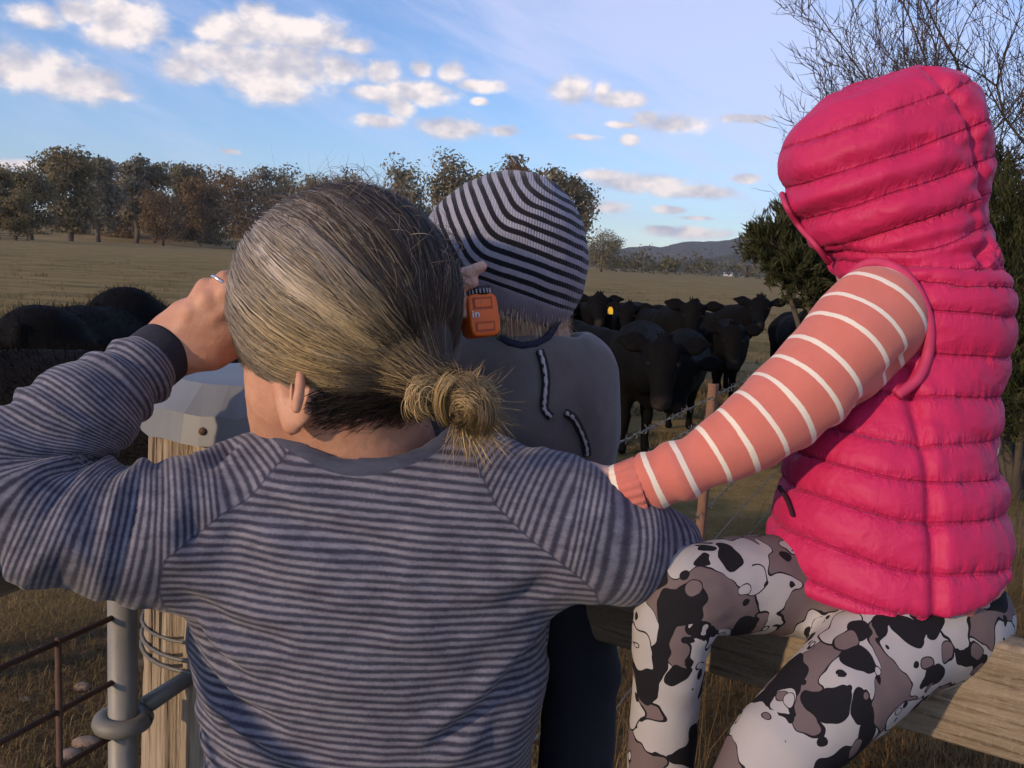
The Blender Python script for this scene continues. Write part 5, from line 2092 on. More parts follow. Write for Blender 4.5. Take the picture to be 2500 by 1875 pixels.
def build_vest():
    vol = Vol(0.0036)
    hood = [Ell(P(2222, 386, 0.935), (0.075, 0.092, 0.093)), Ell(P(2076, 408, 0.935), (0.070, 0.088, 0.078)), Ell(P(2185, 545, 0.935), (0.082, 0.088, 0.057))]
    for e in hood:
        vol.add(e, 0.045)
    # face opening on the left
    kn_ = CAM_ROT @ Vector((0.84, 0.55, 0))
    vol.sub(Half(P(1958, 580, 0.93), kn_, *around(P(1930, 610, 0.93), 0.10)), 0.024)
    vol.sub(Ell(P(1985, 545, 1.005), (0.066, 0.072, 0.070)), 0.010)
    vol.add(Chain([P(2200, 600, 0.925), P(2250, 690, 0.915), P(2262, 760, 0.905)], [0.060, 0.070, 0.074]), 0.03)
    tor = Chain([P(2268, 770, 0.905), P(2262, 900, 0.90), P(2215, 1050, 0.895), P(2172, 1200, 0.89), P(2160, 1340, 0.885), P(2160, 1470, 0.88)],
                [0.068, 0.073, 0.085, 0.106, 0.113, 0.115], squash=((0.15, 1, 0), 0.86))
    vol.add(tor, 0.03)
    # far shoulder
    vol.add(Ell(P(2240, 740, 0.99), (0.055, 0.06, 0.055)), 0.03)
    # hem, two planes following the cut of the vest
    hem = P(2262, 1508, 0.80)
    lo, hi = around(P(2175, 1550, 0.88), 0.30)
    vol.sub(Half(hem, (-0.42, 0.0, 1.0), lo, hi), 0.004)
    vol.sub(Half(hem, (0.03, 0.0, 1.0), lo, hi), 0.004)
    V, F = vol.build()
    V = relax(V, F, 2)
    N = vnormals(V, F)
    # quilting: stitched channels
    lines = [40, 130, 232, 338, 436, 526, 600, 655, 692, 756, 853, 949, 1046, 1124, 1208, 1314, 1410, 1500, 1600]
    zl = np.array([P(2300, v, 0.90).z for v in lines])[::-1]
    hoodw = sstep(P(2300, 660, 0.9).z, P(2300, 600, 0.9).z, V[:, 2])
    # on the hood the channels climb towards the crown; lower on the front they sag
    zz = V[:, 2] + hoodw * (-0.42 * (V[:, 0] - P(2238, 388, 0.935).x)) * 1.0
    front = sstep(P(2262, 1100, 0.85).x, P(1900, 1100, 0.85).x, V[:, 0]) * (1 - hoodw)
    zz = zz - front * 0.020 * sstep(1.45, 1.1, V[:, 2])
    zz = zz + 0.004 * vnoise(V, 14, 3, 2)
    q = np.interp(zz, zl, np.arange(len(zl)))
    f = q - np.floor(q)
    puff = (np.clip(4 * f * (1 - f), 0, 1)) ** 0.34
    edge = np.exp(-np.minimum(f, 1 - f) / 0.16)
    ang = np.arctan2(V[:, 1] - 0.9, V[:, 0] - P(2230, 1000, 0.9).x)
    gath = vnoise(np.stack([ang * 24, q * 0.7, np.zeros(len(V))], 1), 1.0, 6, 2)
    gath2 = vnoise(np.stack([V[:, 0] * 75, V[:, 1] * 75, V[:, 2] * 26], 1), 1.0, 8, 2)
    disp = (0.0088 - 0.0038 * hoodw) * (puff - 0.75) + 0.0036 * edge * gath + 0.0016 * gath2 * (0.25 + edge) + (0.0030 + 0.0035 * hoodw) * vnoise(V * np.array([1, 1, 1.8]), 15, 9, 2) + 0.0008 * (1 - np.abs(vnoise(V * np.array([1, 1, 1.7]), 38, 19, 2)) * 2.5)
    # side seam of the vest and the seam along the back of the hood
    sx = np.interp(V[:, 2], [P(2262, 1500, 0.8).z, P(2272, 1200, 0.8).z, P(2262, 920, 0.8).z], [P(2262, 1500, 0.8).x, P(2272, 1200, 0.8).x, P(2262, 920, 0.8).x])
    sg = np.abs(V[:, 0] - sx)
    on = (V[:, 1] < 0.92) & (V[:, 2] < P(2262, 900, 0.8).z)
    disp -= on * 0.010 * np.exp(-(sg / 0.0065) ** 2)
    disp += on * 0.0035 * np.exp(-((sg - 0.02) / 0.012) ** 2) * vnoise(np.stack([V[:, 2] * 60, sg * 20, sg * 0], 1), 1.0, 4, 1)
    hx = np.interp(V[:, 2], [P(2340, 650, 0.88).z, P(2385, 560, 0.88).z, P(2370, 430, 0.88).z, P(2330, 300, 0.88).z, P(2270, 200, 0.88).z],
                   [P(2350, 650, 0.88).x, P(2385, 560, 0.88).x, P(2372, 430, 0.88).x, P(2335, 300, 0.88).x, P(2270, 200, 0.88).x])
    hs = np.abs(V[:, 0] - hx)
    onh = (V[:, 1] < 0.93) & (V[:, 2] > P(2340, 650, 0.88).z)
    disp -= onh * 0.0075 * np.exp(-(hs / 0.0055) ** 2)
    disp += onh * 0.0045 * np.exp(-((hs - 0.014) / 0.010) ** 2) * vnoise(np.stack([zz * 70, hs * 10, hs * 0], 1), 1.0, 14, 1)
    # waist gather at the back
    wz = P(2350, 1124, 0.85).z
    disp -= 0.006 * np.exp(-((V[:, 2] - wz) / 0.016) ** 2) * sstep(P(2200, 1124, 0.85).x, P(2300, 1124, 0.85).x, V[:, 0])
    # soft pulls in the hood
    for pts, wd, dp in (([(2080, 620), (2200, 560), (2380, 520)], 0.008, 0.006), ([(2060, 640), (2200, 610), (2390, 560)], 0.007, 0.007), ([(1990, 540), (2130, 480), (2330, 420)], 0.008, 0.005),
                        ([(1930, 480), (2080, 400), (2260, 350)], 0.008, 0.004), ([(2080, 660), (2230, 640), (2400, 610)], 0.007, 0.007)):
        ch = Chain([(P(u, v, 0.85).x, 0, P(u, v, 0.85).z) for u, v in pts], [0.0] * 3)
        dist, s_ = ch.param(np.stack([V[:, 0], 0 * V[:, 0], V[:, 2]], 1).astype(np.float32))
        disp -= (N[:, 1] < 0.1) * dp * (np.exp(-(dist / wd) ** 2) - 0.5 * np.exp(-((dist - 1.8 * wd) / wd) ** 2))
    V = V + N * disp[:, None]
    o = mesh_obj('quilted_vest', V, F, M_NYLON, girl, True, {'pucker': edge, 'chan': q})
    o['label'] = 'shiny bright pink hooded quilted vest'
    # binding round the face opening and the armhole
    m = MB()
    rim = [(1908, 470), (1920, 505), (1950, 552), (1990, 598), (2026, 646)]
    rp = seam_tube(V, rim, 6, 0.005, 0.0)
    m.tube(rp, [0.0008] + [0.0030] * (len(rp) - 2) + [0.0008], 8)
    m.build('hood_binding', M_BIND, o)
    m = MB()
    arm = [(2066, 690), (2100, 652), (2150, 642), (2205, 668), (2245, 720), (2268, 790), (2266, 860), (2240, 925), (2190, 965)]
    m.tube(seam_tube(V, arm, 6, 0.005, 0.0005), 0.0052, 10)
    m.build('armhole_binding', M_BIND, o)
    # pocket mouth on the front
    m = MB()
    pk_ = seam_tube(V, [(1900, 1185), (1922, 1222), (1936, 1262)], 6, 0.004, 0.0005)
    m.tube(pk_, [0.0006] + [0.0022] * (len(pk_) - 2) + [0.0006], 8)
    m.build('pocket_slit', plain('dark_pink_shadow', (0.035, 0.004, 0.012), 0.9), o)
    return V, F


VEST_V, VEST_F = build_vest()


def build_girl():
    # jumper: sleeve to the man's shoulder, other sleeve, hem
    vol = Vol(0.0036)
    slv = Chain([P(2135, 778, 0.864), P(2075, 845, 0.850), P(1980, 945, 0.838), P(1870, 1030, 0.832), P(1760, 1100, 0.830), P(1650, 1155, 0.832), P(1580, 1185, 0.838), P(1530, 1196, 0.842)],
                [0.051, 0.0490, 0.0450, 0.0405, 0.0355, 0.0305, 0.0262, 0.0240])
    vol.add(slv, 0.02)
    e = P(1530, 1196, 0.842)
    d = (e - P(1650, 1155, 0.832)).normalized()
    vol.sub(Half(e + d * 0.002, -d, *around(e, 0.045)), 0.002)
    far = Chain([P(2230, 760, 0.99), P(2300, 960, 1.04), P(2368, 1080, 1.02), P(2330, 1200, 0.98)], [0.042, 0.038, 0.032, 0.027])
    vol.add(far, 0.02)
    V, F = vol.build()
    V = relax(V, F, 2)
    N = vnormals(V, F)
    s = slv.arc(V, 0.02)
    sf = far.param(V)[1]
    isf = far.param(V)[0] < slv.param(V)[0]
    st = np.where(isf, sf, s)
    L = flat_len(slv)
    w = sstep(0.1, 0.2, s)
    # soft scallops between the stripes near the wrist, elbow creases
    f1 = vnoise(np.stack([s * 26, V[:, 0] * 6, V[:, 2] * 12], 1), 1.0, 3, 2)
    disp = 0.0066 * f1 * w + 0.0030 * np.sin(s * 2 * PI / 0.0272 + 0.6) * sstep(0.20, 0.30, s) + 0.003 * vnoise(V, 22, 5, 2)
    for (pa, pb, dp) in (((2190, 900), (2090, 930), 0.010), ((2210, 870), (2120, 890), 0.006), ((2030, 1075), (1985, 1000), 0.007), ((1935, 1130), (1895, 1050), 0.006),
                         ((2110, 1010), (2060, 930), 0.008), ((1800, 1000), (1850, 1060), 0.005), ((1880, 930), (1930, 990), 0.005), ((1760, 1190), (1740, 1130), 0.005)):
        ch = Chain([P(*pa, 0.83), P(*pb, 0.82)], [0.0, 0.0])
        disp -= dp * np.exp(-(ch.param(V)[0] / 0.011) ** 2)
    V = V + N * disp[:, None]
    o = mesh_obj('striped_jumper', V, F, M_SLEEVE, girl, True, {'st': st + 0.0135})
    o['label'] = 'coral jumper sleeves with thin cream stripes'
    # ribbed cuff
    m = MB()
    ring_n = 44
    c0 = P(1572, 1187, 0.839)
    c1 = e + d * 0.012
    vs_, fs = [], []
    ax = (c1 - c0).normalized()
    x = ax.orthogonal().normalized()
    y = ax.cross(x)
    prof = [(0.0, 0.0272), (0.10, 0.0290), (0.5, 0.0272), (0.9, 0.0262), (1.0, 0.0245), (0.97, 0.0215), (0.6, 0.021)]
    for f_, r in prof:
        for k in range(ring_n * 2):
            a = 2 * PI * k / (ring_n * 2)
            rr = r + (0.0009 if k % 4 < 2 else -0.0006) * (f_ < 0.99)
            vs_.append(c0.lerp(c1, f_) + (x * math.cos(a) + y * math.sin(a)) * rr)
    nn = ring_n * 2
    for i in range(len(prof) - 1):
        for k in range(nn):
            fs.append((i * nn + k, i * nn + (k + 1) % nn, (i + 1) * nn + (k + 1) % nn, (i + 1) * nn + k))
    m.add(vs_, fs)
    st = [0.0135 + 0.0272 * (0.30 + 0.8 * f_) for f_, _ in prof for k in range(nn)]
    cu = mesh_obj('cuff', np.array([tuple(v) for v in m.v]), m.f, M_SLEEVE, o, True, {'st': st})
    # hem of the jumper below the vest
    vol = Vol(0.004)
    tor = Chain([P(2185, 1440, 0.885), P(2185, 1520, 0.882)], [0.100, 0.1115], squash=((0.15, 1, 0), 0.86))
    vol.add(tor, 0.02)
    hem = P(2250, 1526, 0.80)
    lo, hi = around(P(2185, 1600, 0.88), 0.30)
    vol.sub(Half(hem, (-0.24, 0.0, 1.0), lo, hi), 0.003)
    vol.sub(Half(hem, (0.45, 0.0, 1.0), lo, hi), 0.003)
    V, F = vol.build()
    mesh_obj('jumper_hem', V, F, M_SLEEVE, girl, True, {'st': np.full(len(V), 0.0)})
    # body: head inside the hood, arm and hand
    vol = Vol(0.0036)
    gf, gl, gu = head_frame((-0.62, 0.72, -0.30), (-0.15, 0.05, 1))
    hc = P(2165, 430, 0.955)
    vol.add(Ell(hc, (0.084, 0.074, 0.082), np.array([list(gf), list(gl), list(gu)]).T), 0.01)
    add_face(vol, hc - gu * 0.026, gf, gl, gu, 0.78)
    vol.add(Chain([hc - gu * 0.05, P(2230, 680, 0.925), P(2230, 900, 0.92), P(2200, 1300, 0.89)], [0.045, 0.04, 0.06, 0.075]), 0.02)
    vol.add(Chain([P(2165, 775, 0.868), P(1870, 1030, 0.832), P(1580, 1185, 0.838), P(1500, 1182, 0.846)], [0.032, 0.028, 0.018, 0.0165]), 0.015)
    vol.add(Chain([P(2230, 760, 0.99), P(2300, 960, 1.04), P(2368, 1080, 1.02), P(2320, 1270, 0.97)], [0.028, 0.026, 0.020, 0.016]), 0.015)
    # hand resting on the man's shoulder
    vol.add(Chain([P(1500, 1182, 0.846), P(1465, 1168, 0.856), P(1440, 1160, 0.866)], [0.0165, 0.0215, 0.0225], squash=((0.2, 0.3, 1), 0.6)), 0.008)
    for i in range(4):
        b = P(1435, 1158, 0.868) + Vector((0.004, -0.014 + 0.0115 * i, 0.002))
        ln = (0.030, 0.035, 0.034, 0.026)[i]
        finger(vol, [b, b + Vector((-ln * 0.55, 0.003, 0.001)), b + Vector((-ln, 0.006, -0.006)), b + Vector((-ln * 1.25, 0.008, -0.014))], 0.0068, 0.0052, 0.003)
    b = P(1480, 1178, 0.850)
    finger(vol, [b, b + Vector((-0.008, -0.022, -0.006)), b + Vector((-0.026, -0.030, -0.012))], 0.0075, 0.0058, 0.005)
    # other hand on the rail
    hb = P(2320, 1270, 0.97)
    vol.add(Chain([hb, hb + Vector((-0.012, -0.01, -0.045))], [0.017, 0.021], squash=((0, 1, 0), 0.6)), 0.008)
    for i in range(5):
        b = hb + Vector((-0.030 + 0.011 * i, -0.012, -0.055))
        finger(vol, [b, b + Vector((-0.002, -0.012, -0.016)), b + Vector((-0.004, -0.016, -0.034 + 0.004 * abs(i - 2)))], 0.0066, 0.0052, 0.003)
    V, F = vol.build()
    V = relax(V, F, 1)
    body = mesh_obj('body', V, F, M_SKIN_KID, girl)
    eyes(body, hc - gu * 0.026, gf, gl, gu, 0.78)
    # leggings
    vol = Vol(0.0042)
    vol.add(Ell(P(2215, 1480, 0.885), (0.098, 0.085, 0.060)), 0.02)
    near = Chain([P(2260, 1500, 0.865), P(2165, 1580, 0.825), P(2040, 1695, 0.785), P(1900, 1830, 0.755), P(1835, 1960, 0.745), P(1845, 2200, 0.755), P(1850, 2560, 0.80)],
                 [0.064, 0.055, 0.047, 0.041, 0.039, 0.034, 0.028])
    far = Chain([P(2100, 1460, 0.905), P(1960, 1430, 0.885), P(1800, 1425, 0.86), P(1680, 1445, 0.835), P(1640, 1530, 0.832), P(1627, 1680, 0.842), P(1612, 1880, 0.858), P(1598, 2150, 0.885)],
                [0.058, 0.050, 0.0465, 0.043, 0.038, 0.033, 0.032, 0.027])
    vol.add(near, 0.025)
    vol.add(far, 0.025)
    V, F = vol.build()
    V = relax(V, F, 2)
    N = vnormals(V, F)
    kn = P(1680, 1500, 0.83)
    kb = np.exp(-(np.linalg.norm(V - np.array(kn), axis=1) / 0.05) ** 2)
    V = V + N * (0.0022 * vnoise(V, 30, 7, 2) + kb * 0.004 * vnoise(V * np.array([1, 1, 2.2]), 60, 9, 2))[:, None]
    lg = mesh_obj('leggings', V, F, M_LEG, girl)
    lg['label'] = 'leggings with a black, white and grey patch print'
    for q, nxt in ((P(1850, 2560, 0.80), -0.02), (P(1598, 2150, 0.885), -0.02)):
        vol = Vol(0.006)
        vol.add(Chain([q + Vector((0, 0, 0.01)), q + Vector((0, 0, -0.03)), q + Vector((-0.03, -0.03, -0.052)), q + Vector((-0.085, -0.045, -0.055))], [0.034, 0.034, 0.033, 0.027]), 0.015)
        V, F = vol.build()
        mesh_obj('boot', V, F, M_BOOT, girl)


build_girl()


# ------------------------------------------------------------------ the boy
BOY_BASE = Vector((P(1310, 1700, 1.06).x, P(1310, 1700, 1.06).y, 0.60))
boy = empty('person', BOY_BASE, 'toddler in a black and grey striped beanie and charcoal fleece, seen from behind', 'person')
HATC = P(1222, 612, 1.03)
PXM = 1.03 / FPX
_r = CAM_ROT @ Vector((1, 0, 0))
_u = CAM_ROT @ Vector((0, 1, 0))
_t = CAM_ROT @ Vector((0, 0, 1))
HN1 = (_r * 0.88 + _u * 0.45 + _t * 0.16).normalized()
HN2 = (_r * 0.33 + _u * 0.94 + _t * 0.10).normalized()


def mat_beanie(t):
    h = t.attr('st')
    c = t.new('ShaderNodeTexCoord').outputs['Object']
    fz = t.noise(c, 420, 2, 0.7)
    n = t.noise(c, 50, 3, 0.6)
    k = t.math('SINE', t.math('ADD', t.math('MULTIPLY', h, 2 * PI / 0.0114), t.math('MULTIPLY', fz, 0.5)))
    k = t.maprange(k, -0.18, 0.18, 0, 1)
    light = t.mix(n, (0.235, 0.235, 0.285), (0.36, 0.355, 0.42))
    a = t.mix(k, (0.012, 0.012, 0.017), light)
    band = t.math('LESS_THAN', h, -0.0385)
    a = t.mix(band, a, t.mix(n, (0.20, 0.20, 0.255), (0.29, 0.285, 0.35)))
    # knit: tiny V rows
    w = t.new('ShaderNodeTexWave', wave_type='BANDS', bands_direction='X')
    t.put(w.inputs['Vector'], c)
    w.inputs['Scale'].default_value = 105
    w.inputs['Distortion'].default_value = 1.5
    hgt = t.math('ADD', w.outputs['Fac'], fz)
    return {'Base Color': a, 'Roughness': 0.95, 'Specular IOR Level': 0.1, 'Sheen Weight': 0.2, 'Normal': t.bump(hgt, 0.35, 0.002)}


def mat_fleece(t):
    c = t.new('ShaderNodeTexCoord').outputs['Object']
    n = t.noise(c, 9, 4, 0.6)
    fz = t.noise(c, 300, 3, 0.7)
    a = t.mix(t.maprange(n, 0.3, 0.7), (0.115, 0.104, 0.100), (0.185, 0.168, 0.160))
    return {'Base Color': a, 'Roughness': 1.0, 'Specular IOR Level': 0.05, 'Sheen Weight': 0.35, 'Sheen Roughness': 0.5, 'Normal': t.bump(fz, 0.35, 0.002)}


M_BEANIE = material('striped_beanie_knit', mat_beanie)
M_FLEECE = material('charcoal_fleece', mat_fleece)


def build_boy():
    # beanie
    vol = Vol(0.0036)
    vol.add(Ell(HATC, (0.0905, 0.096, 0.082)), 0.01)
    vol.add(Ell(HATC + _r * 0.025 + _u * 0.020, (0.066, 0.08, 0.066)), 0.03)
    vol.add(Ell(P(1306, 684, 1.035), (0.052, 0.070, 0.058)), 0.04)
    cut = -0.0665
    lo, hi = around(HATC, 0.2)
    vol.sub(Half(HATC + HN1 * cut, HN1, lo, hi), 0.006)
    vol.sub(Half(HATC + HN2 * cut, HN2, lo, hi), 0.006)
    V, F = vol.build()
    V = relax(V, F, 2)
    N = vnormals(V, F)
    p = V - np.array(HATC)
    a, b = p @ np.array(HN1), p @ np.array(HN2)
    k = 0.010
    hh = np.clip(0.5 + 0.5 * (b - a) / k, 0, 1)
    h = b * (1 - hh) + a * hh - k * hh * (1 - hh)
    st = h + 0.0016 * vnoise(V, 30, 4, 2)
    V = V + N * (0.0018 * sstep(-0.036, -0.040, h) + 0.0016 * vnoise(V, 24, 6, 2) + 0.0012 * vnoise(V, 60, 8, 1))[:, None]
    o = mesh_obj('beanie', V, F, M_BEANIE, boy, True, {'st': st})
    o['label'] = 'knitted beanie with black and grey stripes'
    # body
    vol = Vol(0.0036)
    bf, bl, bu = head_frame((-0.45, 0.88, -0.10), (-0.18, 0.05, 1))
    hc = P(1236, 615, 1.035)
    vol.add(Ell(hc, (0.088, 0.080, 0.084), np.array([list(bf), list(bl), list(bu)]).T), 0.01)
    add_face(vol, hc - bu * 0.028, bf, bl, bu, 0.80)
    vol.add(Chain([P(1255, 700, 1.04), P(1282, 790, 1.05), P(1295, 880, 1.06), P(1295, 1200, 1.07)], [0.058, 0.050, 0.052, 0.06]), 0.03)
    vol.add(Chain([P(1200, 900, 1.05), P(1040, 960, 1.03), P(1050, 850, 0.98), P(1072, 752, 0.925)], [0.03, 0.026, 0.022, 0.018]), 0.012)
    vol.add(Chain([P(1390, 930, 1.07), P(1430, 1060, 1.12), P(1380, 1100, 1.18), P(1320, 1090, 1.21)], [0.03, 0.026, 0.02, 0.017]), 0.012)
    # left hand holding the orange device, fingers towards the ear
    vol.add(Chain([P(1072, 752, 0.925), P(1084, 722, 0.918), P(1096, 702, 0.915)], [0.0175, 0.022, 0.021], squash=(_t, 0.6)), 0.008)
    for (pa, pb, pc) in (((1108, 676), (1146, 664), (1178, 650)), ((1110, 700), (1138, 694), (1158, 690)), ((1104, 726), (1122, 728), (1134, 736)), ((1098, 748), (1124, 756), (1136, 766))):
        finger(vol, [P(*pa, 0.912), P(*pb, 0.905), P(*pc, 0.905)], 0.0074, 0.0060, 0.003)
    finger(vol, [P(1085, 740, 0.925), P(1110, 765, 0.935), P(1130, 770, 0.94)], 0.0085, 0.0065, 0.005)
    hb = P(1320, 1090, 1.21)
    vol.add(Chain([hb, hb + Vector((-0.03, 0.004, 0))], [0.017, 0.021], squash=((0, 1, 0), 0.6)), 0.008)
    for i in range(5):
        b = hb + Vector((-0.045, 0.004, 0.018 - 0.009 * i))
        finger(vol, [b, b + Vector((-0.018, -0.004, -0.002)), b + Vector((-0.030 + 0.003 * abs(i - 2), -0.014, -0.004))], 0.0062, 0.005, 0.003)
    V, F = vol.build()
    V = relax(V, F, 1)
    body = mesh_obj('body', V, F, M_SKIN_KID, boy)
    eyes(body, hc - bu * 0.028, bf, bl, bu, 0.80)
    # short fair hair at the nape
    rng = np.random.default_rng(9)
    N = vnormals(V, F)
    zt, zb_ = P(1280, 745, 1.0).z, P(1280, 838, 1.0).z
    k = np.where((V[:, 2] < zt + 0.01) & (V[:, 2] > zb_) & (N[:, 1] < 0.2) & (np.linalg.norm(V - np.array(P(1270, 780, 1.02)), axis=1) < 0.085))[0]
    pick = rng.choice(k, 2600)
    r0 = V[pick] + rng.normal(size=(2600, 3)) * 0.002
    keep = rng.random(2600) < sstep(zb_, zt, r0[:, 2]) + 0.08
    r0, nn = r0[keep], N[pick][keep]
    m = len(r0)
    t6 = np.linspace(0, 1, 5)
    fl = np.array([0.10, -0.1, -1.0]) + rng.normal(size=(m, 3)) * 0.28
    pth = r0[:, None] + fl[:, None] * (rng.uniform(0.006, 0.017, (m, 1, 1)) * t6[None, :, None]) + nn[:, None] * (0.0022 * np.sin(t6 * PI))[None, :, None]
    cc = np.array([0.58, 0.46, 0.31]) * np.exp(rng.normal(size=(m, 1, 1)) * 0.22)
    hv, hf, hcx = ribbons(pth, rng.uniform(0.00025, 0.00045, m), np.tile(cc, (1, 5, 1)), np.array(hc))
    mesh_obj('hair', hv, hf, M_HAIR, boy, True, {'hair_col': hcx})['kind'] = 'stuff'
    # fleece
    vol = Vol(0.0045)
    vol.add(Ell(P(1275, 985, 1.06), (0.102, 0.088, 0.098)), 0.02)
    vol.add(Chain([P(1160, 900, 1.055), P(1290, 876, 1.06), P(1398, 905, 1.075)], [0.048, 0.056, 0.045]), 0.04)
    vol.add(Ell(P(1300, 1160, 1.085), (0.100, 0.088, 0.12)), 0.05)
    vol.add(Chain([P(1160, 910, 1.055), P(1035, 970, 1.03), P(1048, 870, 0.985), P(1066, 790, 0.94)], [0.045, 0.040, 0.034, 0.026]), 0.025)
    vol.add(Chain([P(1395, 925, 1.075), P(1418, 1045, 1.10), P(1385, 1095, 1.16), P(1340, 1090, 1.20)], [0.048, 0.042, 0.034, 0.026]), 0.03)
    vol.sub(Ell(P(1292, 800, 1.06), (0.062, 0.058, 0.050)), 0.014)
    vol.sub(Half(P(1300, 1330, 1.07), (0, 0, 1), *around(P(1300, 1400, 1.07), 0.16)), 0.004)
    V, F = vol.build()
    V = relax(V, F, 2)
    N = vnormals(V, F)
    V = V + N * (0.008 * vnoise(V * np.array([1, 1, 0.7]), 13, 3, 2) + 0.0022 * vnoise(V, 36, 4, 2))[:, None]
    o = mesh_obj('fleece_top', V, F, M_FLEECE, boy)
    o['label'] = 'charcoal fleece top with pale seam piping'
    # pale piping along two seams with a dark edge either side
    M_PIPE_W = plain('pale_piping', (0.46, 0.42, 0.43), 0.9, vary=0.25, scale=300)
    M_PIPE_D = plain('dark_piping_edge', (0.02, 0.018, 0.02), 0.95)
    for pts in ([(1318, 856), (1328, 890), (1333, 930), (1330, 975), (1330, 1000), (1346, 1018)], [(1382, 1008), (1402, 1022), (1420, 1055), (1432, 1090), (1434, 1112)]):
        pp = seam_tube(V, pts, 6, 0.003, 0.004)
        tw = []
        for i, p in enumerate(pp):
            tw.append(p + Vector((0.0003 * math.sin(i * 2.1), 0, 0)))
        w = MB().tube(tw, [0.0024 + 0.0003 * math.sin(i * 1.7) for i in range(len(tw))], 8).build('piping', M_PIPE_W, o)
        MB().tube([p + (_t * -0.0030) for p in pp], 0.0050, 8).build('piping_edge', M_PIPE_D, w)
    # navy lining at the neck
    m = MB()
    ctr = P(1292, 815, 1.06)
    pts = []
    for u, v in [(1205, 800), (1215, 822), (1240, 838), (1275, 846), (1310, 842), (1338, 826), (1356, 800), (1366, 775)]:
        pts.append(surf(V, u, v))
    m.tube([p.lerp(ctr, 0.06) + _t * 0.001 for p in pts], 0.0045, 8)
    m.build('neck_lining', plain('navy_lining', (0.02, 0.024, 0.05), 0.9), o)
    # trousers and shoes
    vol = Vol(0.007)
    hp = P(1305, 1330, 1.07)
    vol.add(Ell(hp + Vector((0, 0, 0.0)), (0.088, 0.080, 0.07)), 0.02)
    L_ = Chain([hp + Vector((-0.04, 0, -0.02)), BOY_BASE + Vector((-0.06, 0.02, 0.24)), BOY_BASE + Vector((-0.065, 0.0, 0.06))], [0.056, 0.046, 0.040])
    kn = P(1425, 1650, 1.045)
    R2 = Chain([hp + Vector((0.035, 0, -0.02)), kn, Vector((kn.x - 0.005, kn.y, BOY_BASE.z + 0.06))], [0.056, 0.044, 0.040])
    vol.add(L_, 0.03)
    vol.add(R2, 0.03)
    V, F = vol.build()
    N = vnormals(V, F)
    V = V + N * (0.004 * vnoise(V, 26, 3, 2))[:, None]
    mesh_obj('trousers', V, F, M_DENIM, boy)
    for q in (BOY_BASE + Vector((-0.065, 0, 0)), Vector((kn.x - 0.005, kn.y, BOY_BASE.z))):
        vol = Vol(0.006)
        vol.add(Chain([q + Vector((0, -0.015, 0.03)), q + Vector((0, 0.05, 0.028)), q + Vector((0, 0.085, 0.024))], [0.033, 0.032, 0.026]), 0.015)
        vol.add(Chain([q + Vector((0, 0, 0.04)), q + Vector((0, 0, 0.07))], [0.036, 0.036]), 0.015)
        vol.sub(Half(q + Vector((0, 0, 0.002)), (0, 0, 1), *around(q, 0.2)), 0.003)
        V, F = vol.build()
        mesh_obj('boot', V, F, M_BOOT, boy)


build_boy()
# the lower rail the boy stands on
bl_ = P(1495, 1580, 1.0)
o = bpy.data.objects['plank_rail'].copy()
COL.objects.link(o)
o.location = (0, 0, BOY_BASE.z - PLANK_Z)
o.location = Vector((0, 0, BOY_BASE.z - PLANK_Z)) - PLANK_N * 0.0
tag(o, 'lower plank rail of the same fence, under the seated girl\'s feet', 'rail')


